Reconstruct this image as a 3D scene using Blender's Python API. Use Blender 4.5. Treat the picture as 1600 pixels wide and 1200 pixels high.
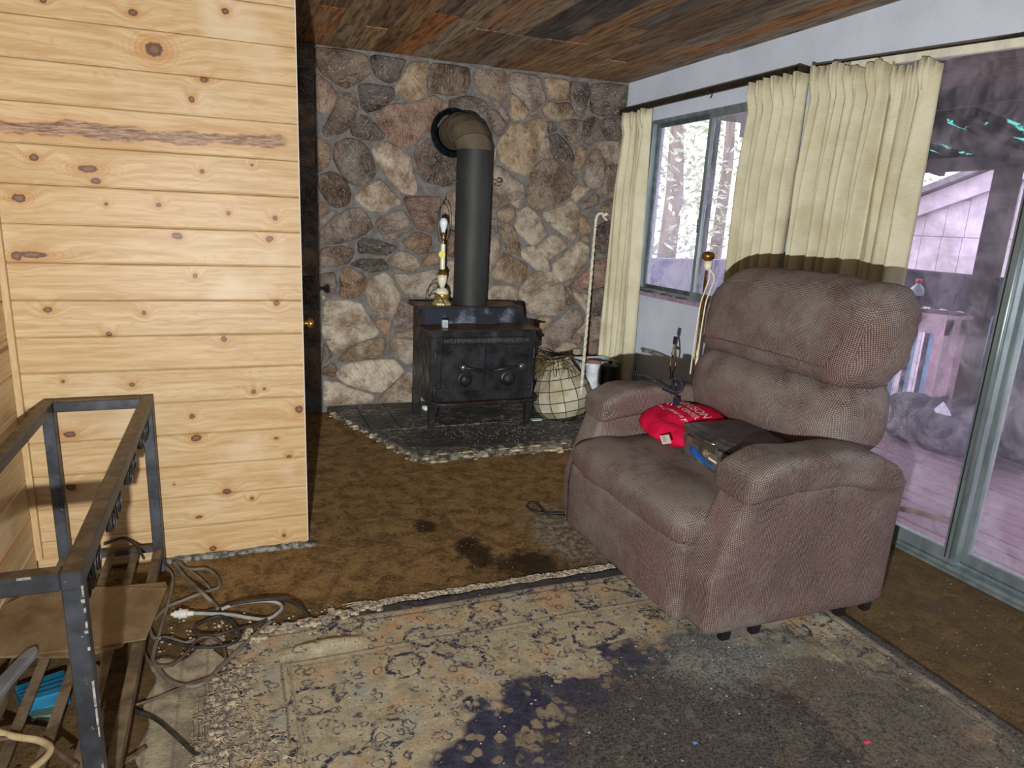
import bpy, bmesh, math, random
from mathutils import Vector, Matrix
random.seed(7)
for o in list(bpy.data.objects): bpy.data.objects.remove(o)
SC = bpy.context.scene
COL = SC.collection

# ------------------------------------------------------------------ camera
CH, CF, CCX, CCY = 1.41, 1066.3, 763.8, 607.2          # height, focal and principal point in 1600x1200 pixels
_y, _p, _r = map(math.radians, (20.828, 13.997, -2.463))
FWD = Vector((math.sin(_y)*math.cos(_p), math.cos(_y)*math.cos(_p), -math.sin(_p)))
_R0 = Vector((math.cos(_y), -math.sin(_y), 0)); _D0 = FWD.cross(_R0)
RGT = math.cos(_r)*_R0 + math.sin(_r)*_D0
DWN = -math.sin(_r)*_R0 + math.cos(_r)*_D0
cam = bpy.data.cameras.new('camera'); camo = bpy.data.objects.new('camera', cam); COL.objects.link(camo)
camo.matrix_world = Matrix(((RGT.x, -DWN.x, -FWD.x, 0), (RGT.y, -DWN.y, -FWD.y, 0), (RGT.z, -DWN.z, -FWD.z, CH), (0, 0, 0, 1)))
cam.sensor_width = 36; cam.lens = CF/1600*36
cam.shift_x = (800-CCX)/1600; cam.shift_y = (CCY-600)/1600
cam.clip_start = 0.02; cam.clip_end = 200
SC.camera = camo

# ------------------------------------------------------------------ light
SC.view_settings.view_transform = 'Standard'; SC.view_settings.look = 'None'
SC.view_settings.gamma = 1; SC.view_settings.use_curve_mapping = False
SC.view_settings.exposure = 0.25
w = bpy.data.worlds.new('sky'); SC.world = w; w.use_nodes = True
w.node_tree.nodes['Background'].inputs[0].default_value = (1.0, 0.965, 1.0, 1)
w.node_tree.nodes['Background'].inputs[1].default_value = 3.1
# hand torch held low and left of the camera, the only lamp in the room
lt = bpy.data.lights.new('hand_torch', 'POINT'); lt.energy = 1.0; lt.shadow_soft_size = 0.014; lt.color = (1.0, 0.985, 0.96)
lt.use_nodes = True
_n = lt.node_tree.nodes; _em = _n['Emission']; _lf = _n.new('ShaderNodeLightFalloff')
_lf.inputs['Strength'].default_value = 27.0
lt.node_tree.links.new(_lf.outputs['Constant'], _em.inputs['Strength'])
lto = bpy.data.objects.new('hand_torch', lt); COL.objects.link(lto); lto.location = (-0.17, -0.03, 1.07)

# ------------------------------------------------------------------ pixel helpers (photo 1600x1200)
def ray(x, y): return RGT*(x-CCX) + DWN*(y-CCY) + FWD*CF
def onZ(x, y, z=0.0): d = ray(x, y); t = (z-CH)/d.z; return Vector((d.x*t, d.y*t, z))
def onX(x, y, v): d = ray(x, y); t = v/d.x; return Vector((v, d.y*t, CH+d.z*t))
def onY(x, y, v): d = ray(x, y); t = v/d.y; return Vector((d.x*t, v, CH+d.z*t))

# ------------------------------------------------------------------ node helpers
def lin(c):
    if max(c) > 1.0: c = [v/255 for v in c]
    return tuple((v/12.92 if v <= .04045 else ((v+.055)/1.055)**2.4) for v in c)
class NT:
    def __init__(s, name):
        s.m = bpy.data.materials.new(name); s.m.use_nodes = True; s.t = s.m.node_tree
        s.b = s.t.nodes['Principled BSDF']; s.out = s.t.nodes['Material Output']
    def nd(s, t): return s.t.nodes.new(t)
    def put(s, sock, v):
        if v is None: return
        if isinstance(v, bpy.types.NodeSocket): s.t.links.new(v, sock)
        elif sock.type == 'RGBA' and len(v) == 3: sock.default_value = (*lin(v), 1)
        else: sock.default_value = v
    def math(s, op, a, b=0.0, c=None, clamp=False):
        n = s.nd('ShaderNodeMath'); n.operation = op; n.use_clamp = clamp
        s.put(n.inputs[0], a); s.put(n.inputs[1], b)
        if c is not None: s.put(n.inputs[2], c)
        return n.outputs[0]
    def vm(s, op, a, b=None, out=0):
        n = s.nd('ShaderNodeVectorMath'); n.operation = op; s.put(n.inputs[0], a)
        if b is not None:
            if op == 'SCALE': s.put(n.inputs['Scale'], b)
            else: s.put(n.inputs[1], b)
        return n.outputs[out]
    def mix(s, f, a, b, mode='MIX'):
        n = s.nd('ShaderNodeMix'); n.data_type = 'RGBA'; n.blend_type = mode
        s.put(n.inputs[0], f); s.put(n.inputs[6], a); s.put(n.inputs[7], b); return n.outputs[2]
    def noise(s, v, scale, det=4.0, rough=.55, dist=0.0, out=0):
        n = s.nd('ShaderNodeTexNoise'); s.put(n.inputs['Vector'], v)
        n.inputs['Scale'].default_value = scale; n.inputs['Detail'].default_value = det
        n.inputs['Roughness'].default_value = rough; n.inputs['Distortion'].default_value = dist
        return n.outputs[out]
    def vor(s, v, scale, feat='F1', rnd=1.0, out='Distance'):
        n = s.nd('ShaderNodeTexVoronoi'); n.feature = feat; s.put(n.inputs['Vector'], v)
        n.inputs['Scale'].default_value = scale; n.inputs['Randomness'].default_value = rnd
        return n.outputs[out]
    def rng(s, v, a, b, c=0.0, d=1.0, smooth=True):
        n = s.nd('ShaderNodeMapRange'); n.interpolation_type = 'SMOOTHSTEP' if smooth else 'LINEAR'
        s.put(n.inputs[0], v); n.inputs[1].default_value = a; n.inputs[2].default_value = b
        n.inputs[3].default_value = c; n.inputs[4].default_value = d; return n.outputs[0]
    def pos(s): return s.nd('ShaderNodeNewGeometry').outputs['Position']
    def nor(s): return s.nd('ShaderNodeNewGeometry').outputs['Normal']
    def xyz(s, v):
        n = s.nd('ShaderNodeSeparateXYZ'); s.put(n.inputs[0], v); return n.outputs
    def comb(s, x, y, z):
        n = s.nd('ShaderNodeCombineXYZ')
        for i, q in enumerate((x, y, z)): s.put(n.inputs[i], q)
        return n.outputs[0]
    def info(s, k): return s.nd('ShaderNodeObjectInfo').outputs[k]
    def uv(s): return s.nd('ShaderNodeUVMap').outputs[0]
    def bump(s, h, strength, dist=.01):
        n = s.nd('ShaderNodeBump'); s.put(n.inputs['Height'], h)
        n.inputs['Strength'].default_value = strength; n.inputs['Distance'].default_value = dist
        s.t.links.new(n.outputs[0], s.b.inputs['Normal'])
    def fin(s, col, rough=.8, metal=0.0, spec=None):
        s.put(s.b.inputs['Base Color'], col); s.put(s.b.inputs['Roughness'], rough); s.put(s.b.inputs['Metallic'], metal)
        if spec is not None: s.put(s.b.inputs['Specular IOR Level'], spec)
        return s.m
def simple(name, c1, c2=None, scale=12, rough=.7, metal=0.0, bump=0.0, bscale=60, stretch=(1, 1, 1), lo=.35, hi=.65, spec=None, dust=None, damt=.6):
    t = NT(name); p = t.vm('MULTIPLY', t.pos(), stretch)
    col = c1
    if c2 is not None: col = t.mix(t.rng(t.noise(p, scale, 5, .6), lo, hi), c1, c2)
    if dust is not None:                                    # dust settles on upward faces
        up = t.rng(t.xyz(t.nor())[2], .3, .95)
        f = t.math('MULTIPLY', up, t.rng(t.noise(t.pos(), 14, 6, .7), .3, .7))
        col = t.mix(t.math('MULTIPLY', f, damt), col, dust)
    if bump: t.bump(t.noise(p, bscale, 4, .6), bump)
    return t.fin(col, rough, metal, spec)

# ------------------------------------------------------------------ mesh helpers
class MB:
    def __init__(s): s.v = []; s.f = []
    def add(s, vs, fs):
        o = len(s.v); s.v += [tuple(v) for v in vs]; s.f += [tuple(i+o for i in f) for f in fs]; return s
    def box(s, a, b):
        x0, y0, z0 = a; x1, y1, z1 = b
        return s.add([(x0,y0,z0),(x1,y0,z0),(x1,y1,z0),(x0,y1,z0),(x0,y0,z1),(x1,y0,z1),(x1,y1,z1),(x0,y1,z1)],
                     [(0,3,2,1),(4,5,6,7),(0,1,5,4),(1,2,6,5),(2,3,7,6),(3,0,4,7)])
    def obox(s, c, ax, ay, az):            # oriented box: centre and three half-axis vectors
        c = Vector(c); ax, ay, az = Vector(ax), Vector(ay), Vector(az)
        vs = [c+i*ax+j*ay+k*az for k in (-1, 1) for i, j in ((-1,-1),(1,-1),(1,1),(-1,1))]
        return s.add(vs, [(0,3,2,1),(4,5,6,7),(0,1,5,4),(1,2,6,5),(2,3,7,6),(3,0,4,7)])
    def bar(s, p, q, wd, ht, up=(0, 0, 1)):
        p, q = Vector(p), Vector(q); d = (q-p); l = d.length; d = d/l
        u = Vector(up); r = d.cross(u)
        if r.length < 1e-4: r = d.cross(Vector((1, 0, 0)))
        r.normalize(); u = r.cross(d)
        return s.obox((p+q)/2, d*l/2, r*wd/2, u*ht/2)
    def tube(s, pts, r, n=8, caps=True, closed=False):
        pts = [Vector(p) for p in pts]; N = len(pts)
        rr = r if isinstance(r, (list, tuple)) else [r]*N
        o = len(s.v); prev = None
        for i, p in enumerate(pts):
            a = pts[(i-1) % N] if (closed or i) else p; b = pts[(i+1) % N] if (closed or i < N-1) else p
            t = (b-a).normalized() if (b-a).length > 1e-9 else Vector((0, 0, 1))
            if prev is None:
                prev = t.cross(Vector((0, 0, 1)))
                if prev.length < .05: prev = t.cross(Vector((1, 0, 0)))
            prev = (prev - t*prev.dot(t)); prev.normalize(); q = t.cross(prev)
            for k in range(n):
                an = 2*math.pi*k/n; s.v.append(tuple(p + (prev*math.cos(an)+q*math.sin(an))*rr[i]))
        M = N if closed else N-1
        for i in range(M):
            j = (i+1) % N
            for k in range(n):
                k2 = (k+1) % n; s.f.append((o+i*n+k, o+i*n+k2, o+j*n+k2, o+j*n+k))
        if caps and not closed:
            s.f.append(tuple(o+k for k in reversed(range(n)))); s.f.append(tuple(o+(N-1)*n+k for k in range(n)))
        return s
    def lathe(s, c, prof, n=24, ax=None):   # prof: (radius, height); ax: axis direction
        c = Vector(c); az = Vector(ax or (0, 0, 1)).normalized()
        ax_ = az.cross(Vector((0, 1, 0)))
        if ax_.length < .05: ax_ = az.cross(Vector((1, 0, 0)))
        ax_.normalize(); ay = az.cross(ax_); o = len(s.v)
        for r, h in prof:
            for k in range(n):
                a = 2*math.pi*k/n; s.v.append(tuple(c+az*h+(ax_*math.cos(a)+ay*math.sin(a))*max(r, 1e-4)))
        for i in range(len(prof)-1):
            for k in range(n):
                k2 = (k+1) % n; s.f.append((o+i*n+k, o+i*n+k2, o+(i+1)*n+k2, o+(i+1)*n+k))
        s.f.append(tuple(o+k for k in reversed(range(n)))); s.f.append(tuple(o+(len(prof)-1)*n+k for k in range(n)))
        return s
    def prism(s, poly, lo, hi, axis=2):     # extrude a 2D polygon along an axis
        def P(u, v, w): return ((w, u, v), (u, w, v), (u, v, w))[axis]
        n = len(poly); vs = [P(u, v, lo) for u, v in poly]+[P(u, v, hi) for u, v in poly]
        return s.add(vs, [tuple(reversed(range(n))), tuple(range(n, 2*n))]+[(i, (i+1) % n, n+(i+1) % n, n+i) for i in range(n)])
    def grid(s, fn, nu, nv, closeu=False):
        o = len(s.v)
        for j in range(nv):
            for i in range(nu): s.v.append(tuple(fn(i/(nu if closeu else nu-1), j/(nv-1))))
        for j in range(nv-1):
            for i in range(nu if closeu else nu-1):
                i2 = (i+1) % nu; s.f.append((o+j*nu+i, o+j*nu+i2, o+(j+1)*nu+i2, o+(j+1)*nu+i))
        return s
    def rbox(s, c, h, r, n=12, fn=None):    # rounded box, half sizes h, radius r, optional deform
        c = Vector(c); bm = bmesh.new(); bmesh.ops.create_cube(bm, size=2)
        bmesh.ops.subdivide_edges(bm, edges=bm.edges[:], cuts=n, use_grid_fill=True)
        for v in bm.verts:
            q = [max(-1, min(1, math.copysign(abs(a)**.62, a) if abs(a) > 1e-6 else 0)) for a in v.co]
            p = Vector((q[i]*h[i] for i in range(3)))
            inner = Vector((max(-(h[i]-r), min(h[i]-r, p[i])) for i in range(3)))
            d = p-inner
            m = max(abs(d.x), abs(d.y), abs(d.z))
            if d.length > 1e-9: p = inner + d.normalized()*m
            if fn: p = Vector(fn(p.x/h[0], p.y/h[1], p.z/h[2], p))
            v.co = p+c
        bm.verts.index_update()
        s.add([v.co for v in bm.verts], [[v.index for v in f.verts] for f in bm.faces]); bm.free(); return s
    def sphere(s, c, r, n=12):
        r = r if isinstance(r, (tuple, list)) else (r, r, r)
        m = n//2+1
        return s.grid(lambda u, v: (c[0]+r[0]*math.sin(math.pi*max(.001, min(.999, v)))*math.cos(2*math.pi*u), c[1]+r[1]*math.sin(math.pi*max(.001, min(.999, v)))*math.sin(2*math.pi*u), c[2]-r[2]*math.cos(math.pi*v)), n, m, True)

WOFF = {}
def obj(name, mb, mat, parent=None, smooth=False, kind=None, label=None, cat=None, group=None, color=None, uv=False, bevel=0, autos=None, org=None):
    off = WOFF.get(parent.name, Vector()) if parent else Vector()
    base = Vector(org) if org is not None else off
    me = bpy.data.meshes.new(name)
    me.from_pydata([(Vector(v)-base)[:] for v in mb.v], [], mb.f); me.validate(); 
    bm = bmesh.new(); bm.from_mesh(me)
    bmesh.ops.recalc_face_normals(bm, faces=bm.faces[:])
    if bevel: bmesh.ops.bevel(bm, geom=bm.edges[:], offset=bevel, segments=1, affect='EDGES', clamp_overlap=True)
    if uv:
        lay = bm.loops.layers.uv.new('UVMap'); bm.normal_update()
        for f in bm.faces:
            n = f.normal; a = max(range(3), key=lambda i: abs(n[i]))
            for l in f.loops:
                p = l.vert.co; l[lay].uv = ((p.y, p.z), (p.x, p.z), (p.x, p.y))[a]
    bm.to_mesh(me); bm.free()
    if smooth:
        for p in me.polygons: p.use_smooth = True
        if autos is not None: me.set_sharp_from_angle(angle=math.radians(autos))
    me.materials.append(mat)
    o = bpy.data.objects.new(name, me); COL.objects.link(o)
    o.location = base-off
    if parent: o.parent = parent
    WOFF[o.name] = base
    tag(o, label, cat, group, kind)
    if color is not None: o.color = (*lin(color), 1)
    return o
def tag(o, label=None, cat=None, group=None, kind=None):
    for k, v in (('label', label), ('category', cat), ('group', group), ('kind', kind)):
        if v: o[k] = v
    return o
def thing(name, loc, label, cat, group=None):
    o = bpy.data.objects.new(name, None); COL.objects.link(o); o.location = loc; o.empty_display_size = .05
    WOFF[o.name] = Vector(loc); return tag(o, label, cat, group)
def copyobj(src, parent, loc=None, color=None):
    c = src.copy(); COL.objects.link(c); c.parent = parent
    if loc is not None: c.location = loc
    if color is not None: c.color = (*lin(color), 1)
    WOFF[c.name] = WOFF.get(src.name, Vector()); return c
def catmull(pts, k=6, closed=False):
    pts = [Vector(p) for p in pts]; out = []; N = len(pts)
    for i in range(N if closed else N-1):
        g = lambda j: pts[j % N] if closed else pts[max(0, min(N-1, j))]
        p0, p1, p2, p3 = g(i-1), g(i), g(i+1), g(i+2)
        for s in range(k):
            t = s/k; out.append(.5*((2*p1)+(p2-p0)*t+(2*p0-5*p1+4*p2-p3)*t*t+(3*p1-p0-3*p2+p3)*t**3))
    if not closed: out.append(pts[-1])
    return out

# ================================================================== THE SETTING
XR, YS, YP, XL, XP, ZC, YB = 2.87, 4.85, 2.803, -0.745, 0.255, 2.438, -1.6

# ---- materials of the shell
def m_pine(knots, streak=False):
    t = NT('knotty_pine'); p = t.pos(); X, Y, Z = t.xyz(p)
    rnd = t.info('Random')
    along = t.math('ADD', X, Y)                       # boards run along x on one wall and along y on the other
    q = t.comb(along, t.math('MULTIPLY', rnd, 7.0), Z)
    kd = None
    for (kx, kz, r, asp) in knots:
        d = t.vm('LENGTH', t.vm('MULTIPLY', t.vm('SUBTRACT', t.comb(X, 0, Z), (kx, 0, kz)), (1/(r*asp), 1, 1/r)), out=1)
        kd = d if kd is None else t.math('MINIMUM', kd, d)
    warp = t.rng(kd, .6, 5.0, .035, 0.0)
    gz = t.math('ADD', Z, warp)
    g = t.vm('MULTIPLY', t.comb(along, t.math('MULTIPLY', rnd, 7.0), gz), (1.6, 1, 26))
    n1 = t.noise(g, 2.2, 5, .6, .4)
    rings = t.math('SINE', t.math('MULTIPLY', t.noise(t.vm('MULTIPLY', q, (1.1, 1, 9)), 2.0, 2, .5, .3), 70))
    col = t.mix(t.rng(n1, .3, .72), (212, 188, 148), (186, 154, 108))
    col = t.mix(t.math('MULTIPLY', t.rng(rings, .2, 1), .22), col, (166, 124, 76))
    col = t.mix(t.math('MULTIPLY', rnd, .22), col, (196, 158, 108))
    col = t.mix(t.rng(t.noise(q, 3.2, 3, .5), .56, .75, 0, .6), col, (220, 202, 172))
    col = t.mix(t.rng(t.noise(t.vm('MULTIPLY', q, (3, 1, 20)), 8, 3, .6), .7, .78, 0, .5), col, (150, 102, 62))
    jit = t.math('ADD', kd, t.rng(t.noise(p, 60, 3), 0, 1, -.25, .25))
    halo = t.rng(jit, .9, 2.6, .5, 0); col = t.mix(halo, col, (190, 134, 74))
    ring2 = t.math('MULTIPLY', t.rng(t.math('SINE', t.math('MULTIPLY', kd, 11)), .3, 1), t.rng(kd, 1, 4.2, .4, 0))
    col = t.mix(ring2, col, (172, 120, 66))
    col = t.mix(t.rng(jit, .75, 1.05, 1, 0), col, (104, 74, 56))
    col = t.mix(t.rng(jit, .3, .6, .8, 0), col, (136, 104, 84))
    if streak:                                           # long bark pocket on one board
        a, b = onY(0, 197, YP), onY(440, 222, YP)
        s = (b.z-a.z)/(b.x-a.x)
        cz = t.math('ADD', t.math('MULTIPLY', t.math('SUBTRACT', X, a.x), s), a.z)
        dz = t.math('ABSOLUTE', t.math('ADD', t.math('SUBTRACT', Z, cz), t.rng(t.noise(t.vm('MULTIPLY', p, (5, 1, 2)), 1.4, 3), .3, .7, -.010, .010)))
        wdt = t.rng(t.noise(t.vm('MULTIPLY', p, (7, 1, 1)), 1.3, 4), .25, .75, .012, .026)
        mk = t.math('MULTIPLY', t.rng(t.math('SUBTRACT', dz, wdt), -.004, .004, 1, 0), t.rng(X, .195, .225, 1, 0))
        bark = t.mix(t.rng(t.noise(t.vm('MULTIPLY', p, (7, 1, 55)), 3, 7, .75), .36, .64), (104, 78, 60), (186, 152, 124))
        edge = t.math('MULTIPLY', t.rng(t.math('SUBTRACT', dz, wdt), .0, .028, .45, 0), t.rng(X, .2, .24, 1, 0))
        col = t.mix(edge, col, (200, 150, 96)); col = t.mix(mk, col, bark)
    t.bump(n1, .06, .004)
    return t.fin(col, .42, 0, .35)
def tile_px(ox, oy, s, lst): return [(ox+x/s, oy+y/s, r/s, a) for x, y, r, a in lst]
KN = tile_px(0, 0, 3.2, [(665,62,16,1.3),(1127,57,16,1.1),(770,247,34,1.2),(958,497,15,1),(1020,398,14,1.6),(170,787,17,1.3),(1010,857,12,1),(1260,825,8,1),(793,1025,11,1.2),(1142,1066,12,1),(1375,1090,14,1),(890,1180,18,1.2),(1350,1193,14,1.3),(95,990,20,1.5),(480,905,16,1.4),(440,845,18,2.6),(530,1020,9,1),(215,0,12,1.3)])
KN += tile_px(0, 560, 3.2, [(660,131,12,1.2),(1268,166,12,1),(1322,152,8,1),(355,645,18,1.3),(980,398,20,1.4),(1382,398,8,1.5),(1065,950,16,1.2),(1420,885,11,1),(995,793,9,2),(1135,665,18,1.2),(350,380,16,1.8),(1495,255,22,1),(960,290,14,1),(870,630,5,1),(1445,490,9,1.4),(1260,700,10,1),(315,115,8,1)])
KN += [(275,368,5,1.2),(420,374,5,1),(26,400,7,1.1),(52,398,5,4),(305,431,4,1),(75,484,5,1.3),(225,489,4,1),(432,474,5,1),(170,522,4,1.2),(350,530,5,1)]
KW = []
for x, y, r, a in KN:
    P = onY(x, y, YP); d = (P-Vector((0, 0, CH))).length
    KW.append((P.x, P.z, r*d/CF*.92, a))
M_PINE = m_pine(KW, True)
M_PINE_L = m_pine([(random.uniform(-.8, -.7), random.uniform(.1, 2.3), .008, 1) for _ in range(3)])
M_GROOVE = simple('board_groove', (150, 112, 66), rough=.8)
M_TRIM = simple('pine_trim', (204, 178, 134), (190, 160, 112), 20, .5, stretch=(6, 6, 1))

def m_white():
    t = NT('painted_wallboard'); p = t.pos()
    col = t.mix(t.rng(t.noise(p, 2.5, 4), .35, .7), (204, 213, 228), (190, 199, 212))
    spots = t.rng(t.vor(p, 34), .0, .14, 1, 0); spots = t.math('MULTIPLY', spots, t.rng(t.noise(p, 5, 2), .55, .7))
    col = t.mix(t.math('MULTIPLY', spots, .55), col, (96, 92, 88))
    t.bump(t.noise(p, 55, 5, .6), .25, .004); return t.fin(col, .75)
M_WHITE = m_white()
M_MORTAR = simple('grey_mortar', (116, 113, 110), (94, 91, 88), 22, .95, bump=.5, bscale=140)
def m_stone():
    t = NT('field_stone'); p = t.pos(); c = t.info('Color'); rnd = t.info('Random')
    rot = t.nd('ShaderNodeVectorRotate'); rot.rotation_type = 'Y_AXIS'
    t.put(rot.inputs['Vector'], p); t.put(rot.inputs['Angle'], t.math('MULTIPLY', rnd, 3.1)); q = t.vm('ADD', rot.outputs[0], t.comb(t.math('MULTIPLY', rnd, 31), 0, 0))
    st = t.noise(t.vm('MULTIPLY', q, (5, 5, 24)), 2.0, 8, .72, 1.2)
    st2 = t.noise(t.vm('MULTIPLY', q, (14, 14, 60)), 2.8, 7, .78, 1.4)
    bl = t.noise(q, 6.5, 7, .7)
    col = t.mix(t.rng(bl, .33, .67), t.mix(.18, c, (222, 214, 200)), t.mix(1.0, c, (158, 138, 124), 'MULTIPLY'))
    warm = t.rng(t.noise(q, 5.2, 5, .6), .54, .70, 0, .5); col = t.mix(warm, col, t.mix(.55, c, (164, 112, 74)))
    cool = t.rng(t.noise(q, 4.1, 5, .65), .55, .68, 0, .55); col = t.mix(cool, col, t.mix(.5, c, (110, 108, 110)))
    col = t.mix(t.rng(st, .56, .66, 0, .8), col, t.mix(1.0, c, (84, 78, 78), 'MULTIPLY'))
    col = t.mix(t.rng(st2, .555, .62, 0, .7), col, (56, 48, 44))
    col = t.mix(t.rng(st2, .38, .45, .7, 0), col, (224, 216, 202))
    sp = t.rng(t.noise(p, 85, 4, .75), .60, .68, 0, .7); col = t.mix(sp, col, (224, 216, 204))
    h = t.math('ADD', t.math('MULTIPLY', st, .8), t.math('MULTIPLY', t.noise(q, 40, 6, .75), .6))
    h = t.math('ADD', h, t.math('MULTIPLY', st2, .6)); t.bump(h, 1.0, .018); return t.fin(col, .85, 0, .25)
M_STONE = m_stone()
def m_reclaimed():
    t = NT('reclaimed_plank'); p = t.pos(); c = t.info('Color'); rnd = t.info('Random')
    q = t.vm('ADD', p, t.comb(t.math('MULTIPLY', rnd, 13), t.math('MULTIPLY', rnd, 5), 0))
    g = t.noise(t.vm('MULTIPLY', q, (22, 1.6, 1)), 2.4, 6, .65, .6)
    bl = t.noise(t.vm('MULTIPLY', q, (6, 1.3, 1)), 1.7, 3)
    col = t.mix(t.rng(g, .35, .7), c, t.mix(1.0, c, (128, 108, 92), 'MULTIPLY'))
    col = t.mix(t.rng(bl, .55, .75, 0, .5), col, (150, 136, 118)); col = t.mix(t.rng(bl, .26, .42, .55, 0), col, t.mix(1.0, c, (96, 84, 76), 'MULTIPLY'))
    col = t.mix(t.rng(t.noise(t.vm('MULTIPLY', q, (30, 5, 1)), 3, 3), .70, .78, 0, .7), col, (44, 34, 26))
    t.bump(g, .35, .006); return t.fin(col, .7, 0, .3)
M_RECL = m_reclaimed()
M_DARK = simple('dark_backing', (34, 26, 20), rough=.95)
def m_carpet():
    t = NT('brown_carpet'); p = t.pos()
    a = t.noise(p, 11, 6, .68, .6); b = t.noise(t.vm('MULTIPLY', p, (1, 1.6, 1)), 42, 5, .75); f = t.noise(p, 190, 4, .8)
    col = t.mix(t.rng(t.math('ADD', t.math('MULTIPLY', a, .55), t.math('MULTIPLY', b, .45)), .38, .62), (92, 68, 40), (172, 138, 90))
    col = t.mix(t.rng(f, .52, .66, 0, .85), col, (228, 196, 144)); col = t.mix(t.rng(f, .28, .42, .65, 0), col, (50, 36, 20))
    X, Y, Z = t.xyz(p)
    # grey mildew near the chair, black spills in front of it, grime along the hearth and the door
    def spot(cx, cy, rx, ry, nz=.35):
        d = t.vm('LENGTH', t.vm('MULTIPLY', t.vm('SUBTRACT', p, (cx, cy, 0)), (1/rx, 1/ry, 0)), out=1)
        return t.math('ADD', d, t.rng(t.noise(p, 14, 5, .7), 0, 1, -nz, nz))
    col = t.mix(t.rng(spot(1.42, 2.55, .22, .42, .7), .45, 1.15, .7, 0), col, t.mix(t.rng(t.noise(p, 30, 5, .75), .42, .6), (112, 100, 78), (186, 186, 176)))
    for s in ((.93, 2.55, .10, .22), (1.12, 2.38, .20, .16), (.80, 2.85, .07, .10)):
        col = t.mix(t.rng(spot(*s, .6), .5, 1.0, .85, 0), col, (42, 37, 28))
    gr = t.math('MULTIPLY', t.rng(X, 2.0, 2.5), t.rng(t.noise(p, 4, 4), .35, .6)); col = t.mix(t.math('MULTIPLY', gr, .6), col, (116, 102, 80))
    col = t.mix(t.rng(t.math('ADD', Y, t.rng(t.noise(p, 8, 4), 0, 1, -.14, .14)), 2.42, 2.20, 0, .55), col, (84, 72, 52))
    t.bump(t.math('ADD', f, t.math('MULTIPLY', b, .7)), .9, .012); return t.fin(col, .95, 0, .1)
M_CARPET = m_carpet()
M_ALU = simple('mill_aluminium', (150, 164, 166), (124, 138, 142), 14, .38, .55, stretch=(1, 1, .3))
M_ALUD = simple('grimy_aluminium', (96, 108, 112), (70, 80, 84), 18, .5, .4)
def m_glass(dust, lo, hi, amt):
    t = NT('dusty_glass'); p = t.pos()
    tr = t.nd('ShaderNodeBsdfTransparent'); tr.inputs[0].default_value = (.93, .92, .97, 1)
    gl = t.nd('ShaderNodeBsdfGlossy'); gl.inputs['Roughness'].default_value = .06; gl.inputs[0].default_value = (.9, .95, 1, 1)
    df = t.nd('ShaderNodeBsdfDiffuse'); t.put(df.inputs[0], dust)
    tl = t.nd('ShaderNodeBsdfTranslucent'); t.put(tl.inputs[0], dust)
    ds = t.nd('ShaderNodeMixShader'); ds.inputs[0].default_value = .45
    t.t.links.new(df.outputs[0], ds.inputs[1]); t.t.links.new(tl.outputs[0], ds.inputs[2])
    sm = t.noise(t.vm('MULTIPLY', p, (1, 1, 1)), 5, 8, .72, .6); sc = t.noise(t.vm('MULTIPLY', p, (1, 14, 3)), 3.5, 5, .7)
    Z = t.xyz(p)[2]
    f = t.math('ADD', t.rng(sm, lo, hi, amt*.2, amt), t.rng(sc, .60, .75, 0, amt*.5))
    f = t.math('MINIMUM', t.math('MULTIPLY', f, t.rng(Z, 1.6, .5, .75, 1.3)), .8)
    m1 = t.nd('ShaderNodeMixShader'); t.put(m1.inputs[0], f); t.t.links.new(tr.outputs[0], m1.inputs[1]); t.t.links.new(ds.outputs[0], m1.inputs[2])
    fc = t.nd('ShaderNodeLayerWeight').outputs['Facing']; frv = t.math('ADD', t.math('MULTIPLY', t.math('POWER', fc, 5.0), .6), .02)
    m2 = t.nd('ShaderNodeMixShader'); t.put(m2.inputs[0], frv); t.t.links.new(m1.outputs[0], m2.inputs[1]); t.t.links.new(gl.outputs[0], m2.inputs[2])
    t.t.links.new(m2.outputs[0], t.out.inputs[0]); return t.m
M_GLASS_D = m_glass((198, 190, 204), .40, .66, .30)
M_GLASS_W = m_glass((228, 226, 244), .34, .66, .50)
M_SILL = simple('mauve_sill', (168, 146, 168), (140, 120, 140), 20, .7)

# ---- floor, ceiling, walls
S = 'structure'
floor = obj('floor', MB().box((XL-.15, YB-.15, -.12), (XR+.02, YS+.25, 0)), M_CARPET, kind=S, label='stained brown and gold carpeted floor')
ceiling = obj('ceiling', MB().box((XL-.15, YB-.15, ZC+.03), (XR+.1, YS+.25, ZC+.15)), M_DARK, kind=S, label='ceiling of reclaimed wooden planks')
pal0 = [(112,84,58),(98,78,58),(124,96,68),(120,104,86),(104,92,78),(92,80,70),(132,92,56),(110,98,84),(84,74,66),(138,112,84)]
fixed = [(116,98,70),(128,104,74),(96,74,50),(130,86,50),(124,110,92),(108,88,68),(96,84,70),(112,100,86),(104,80,60),(120,96,68),(116,92,66),(122,98,72),(126,104,78),(118,92,66),(114,92,68)]
pal = [tuple(min(235, v*1.28) for v in c) for c in pal0]; fixed = [tuple(min(235, v*1.3) for v in c) for c in fixed]
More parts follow.
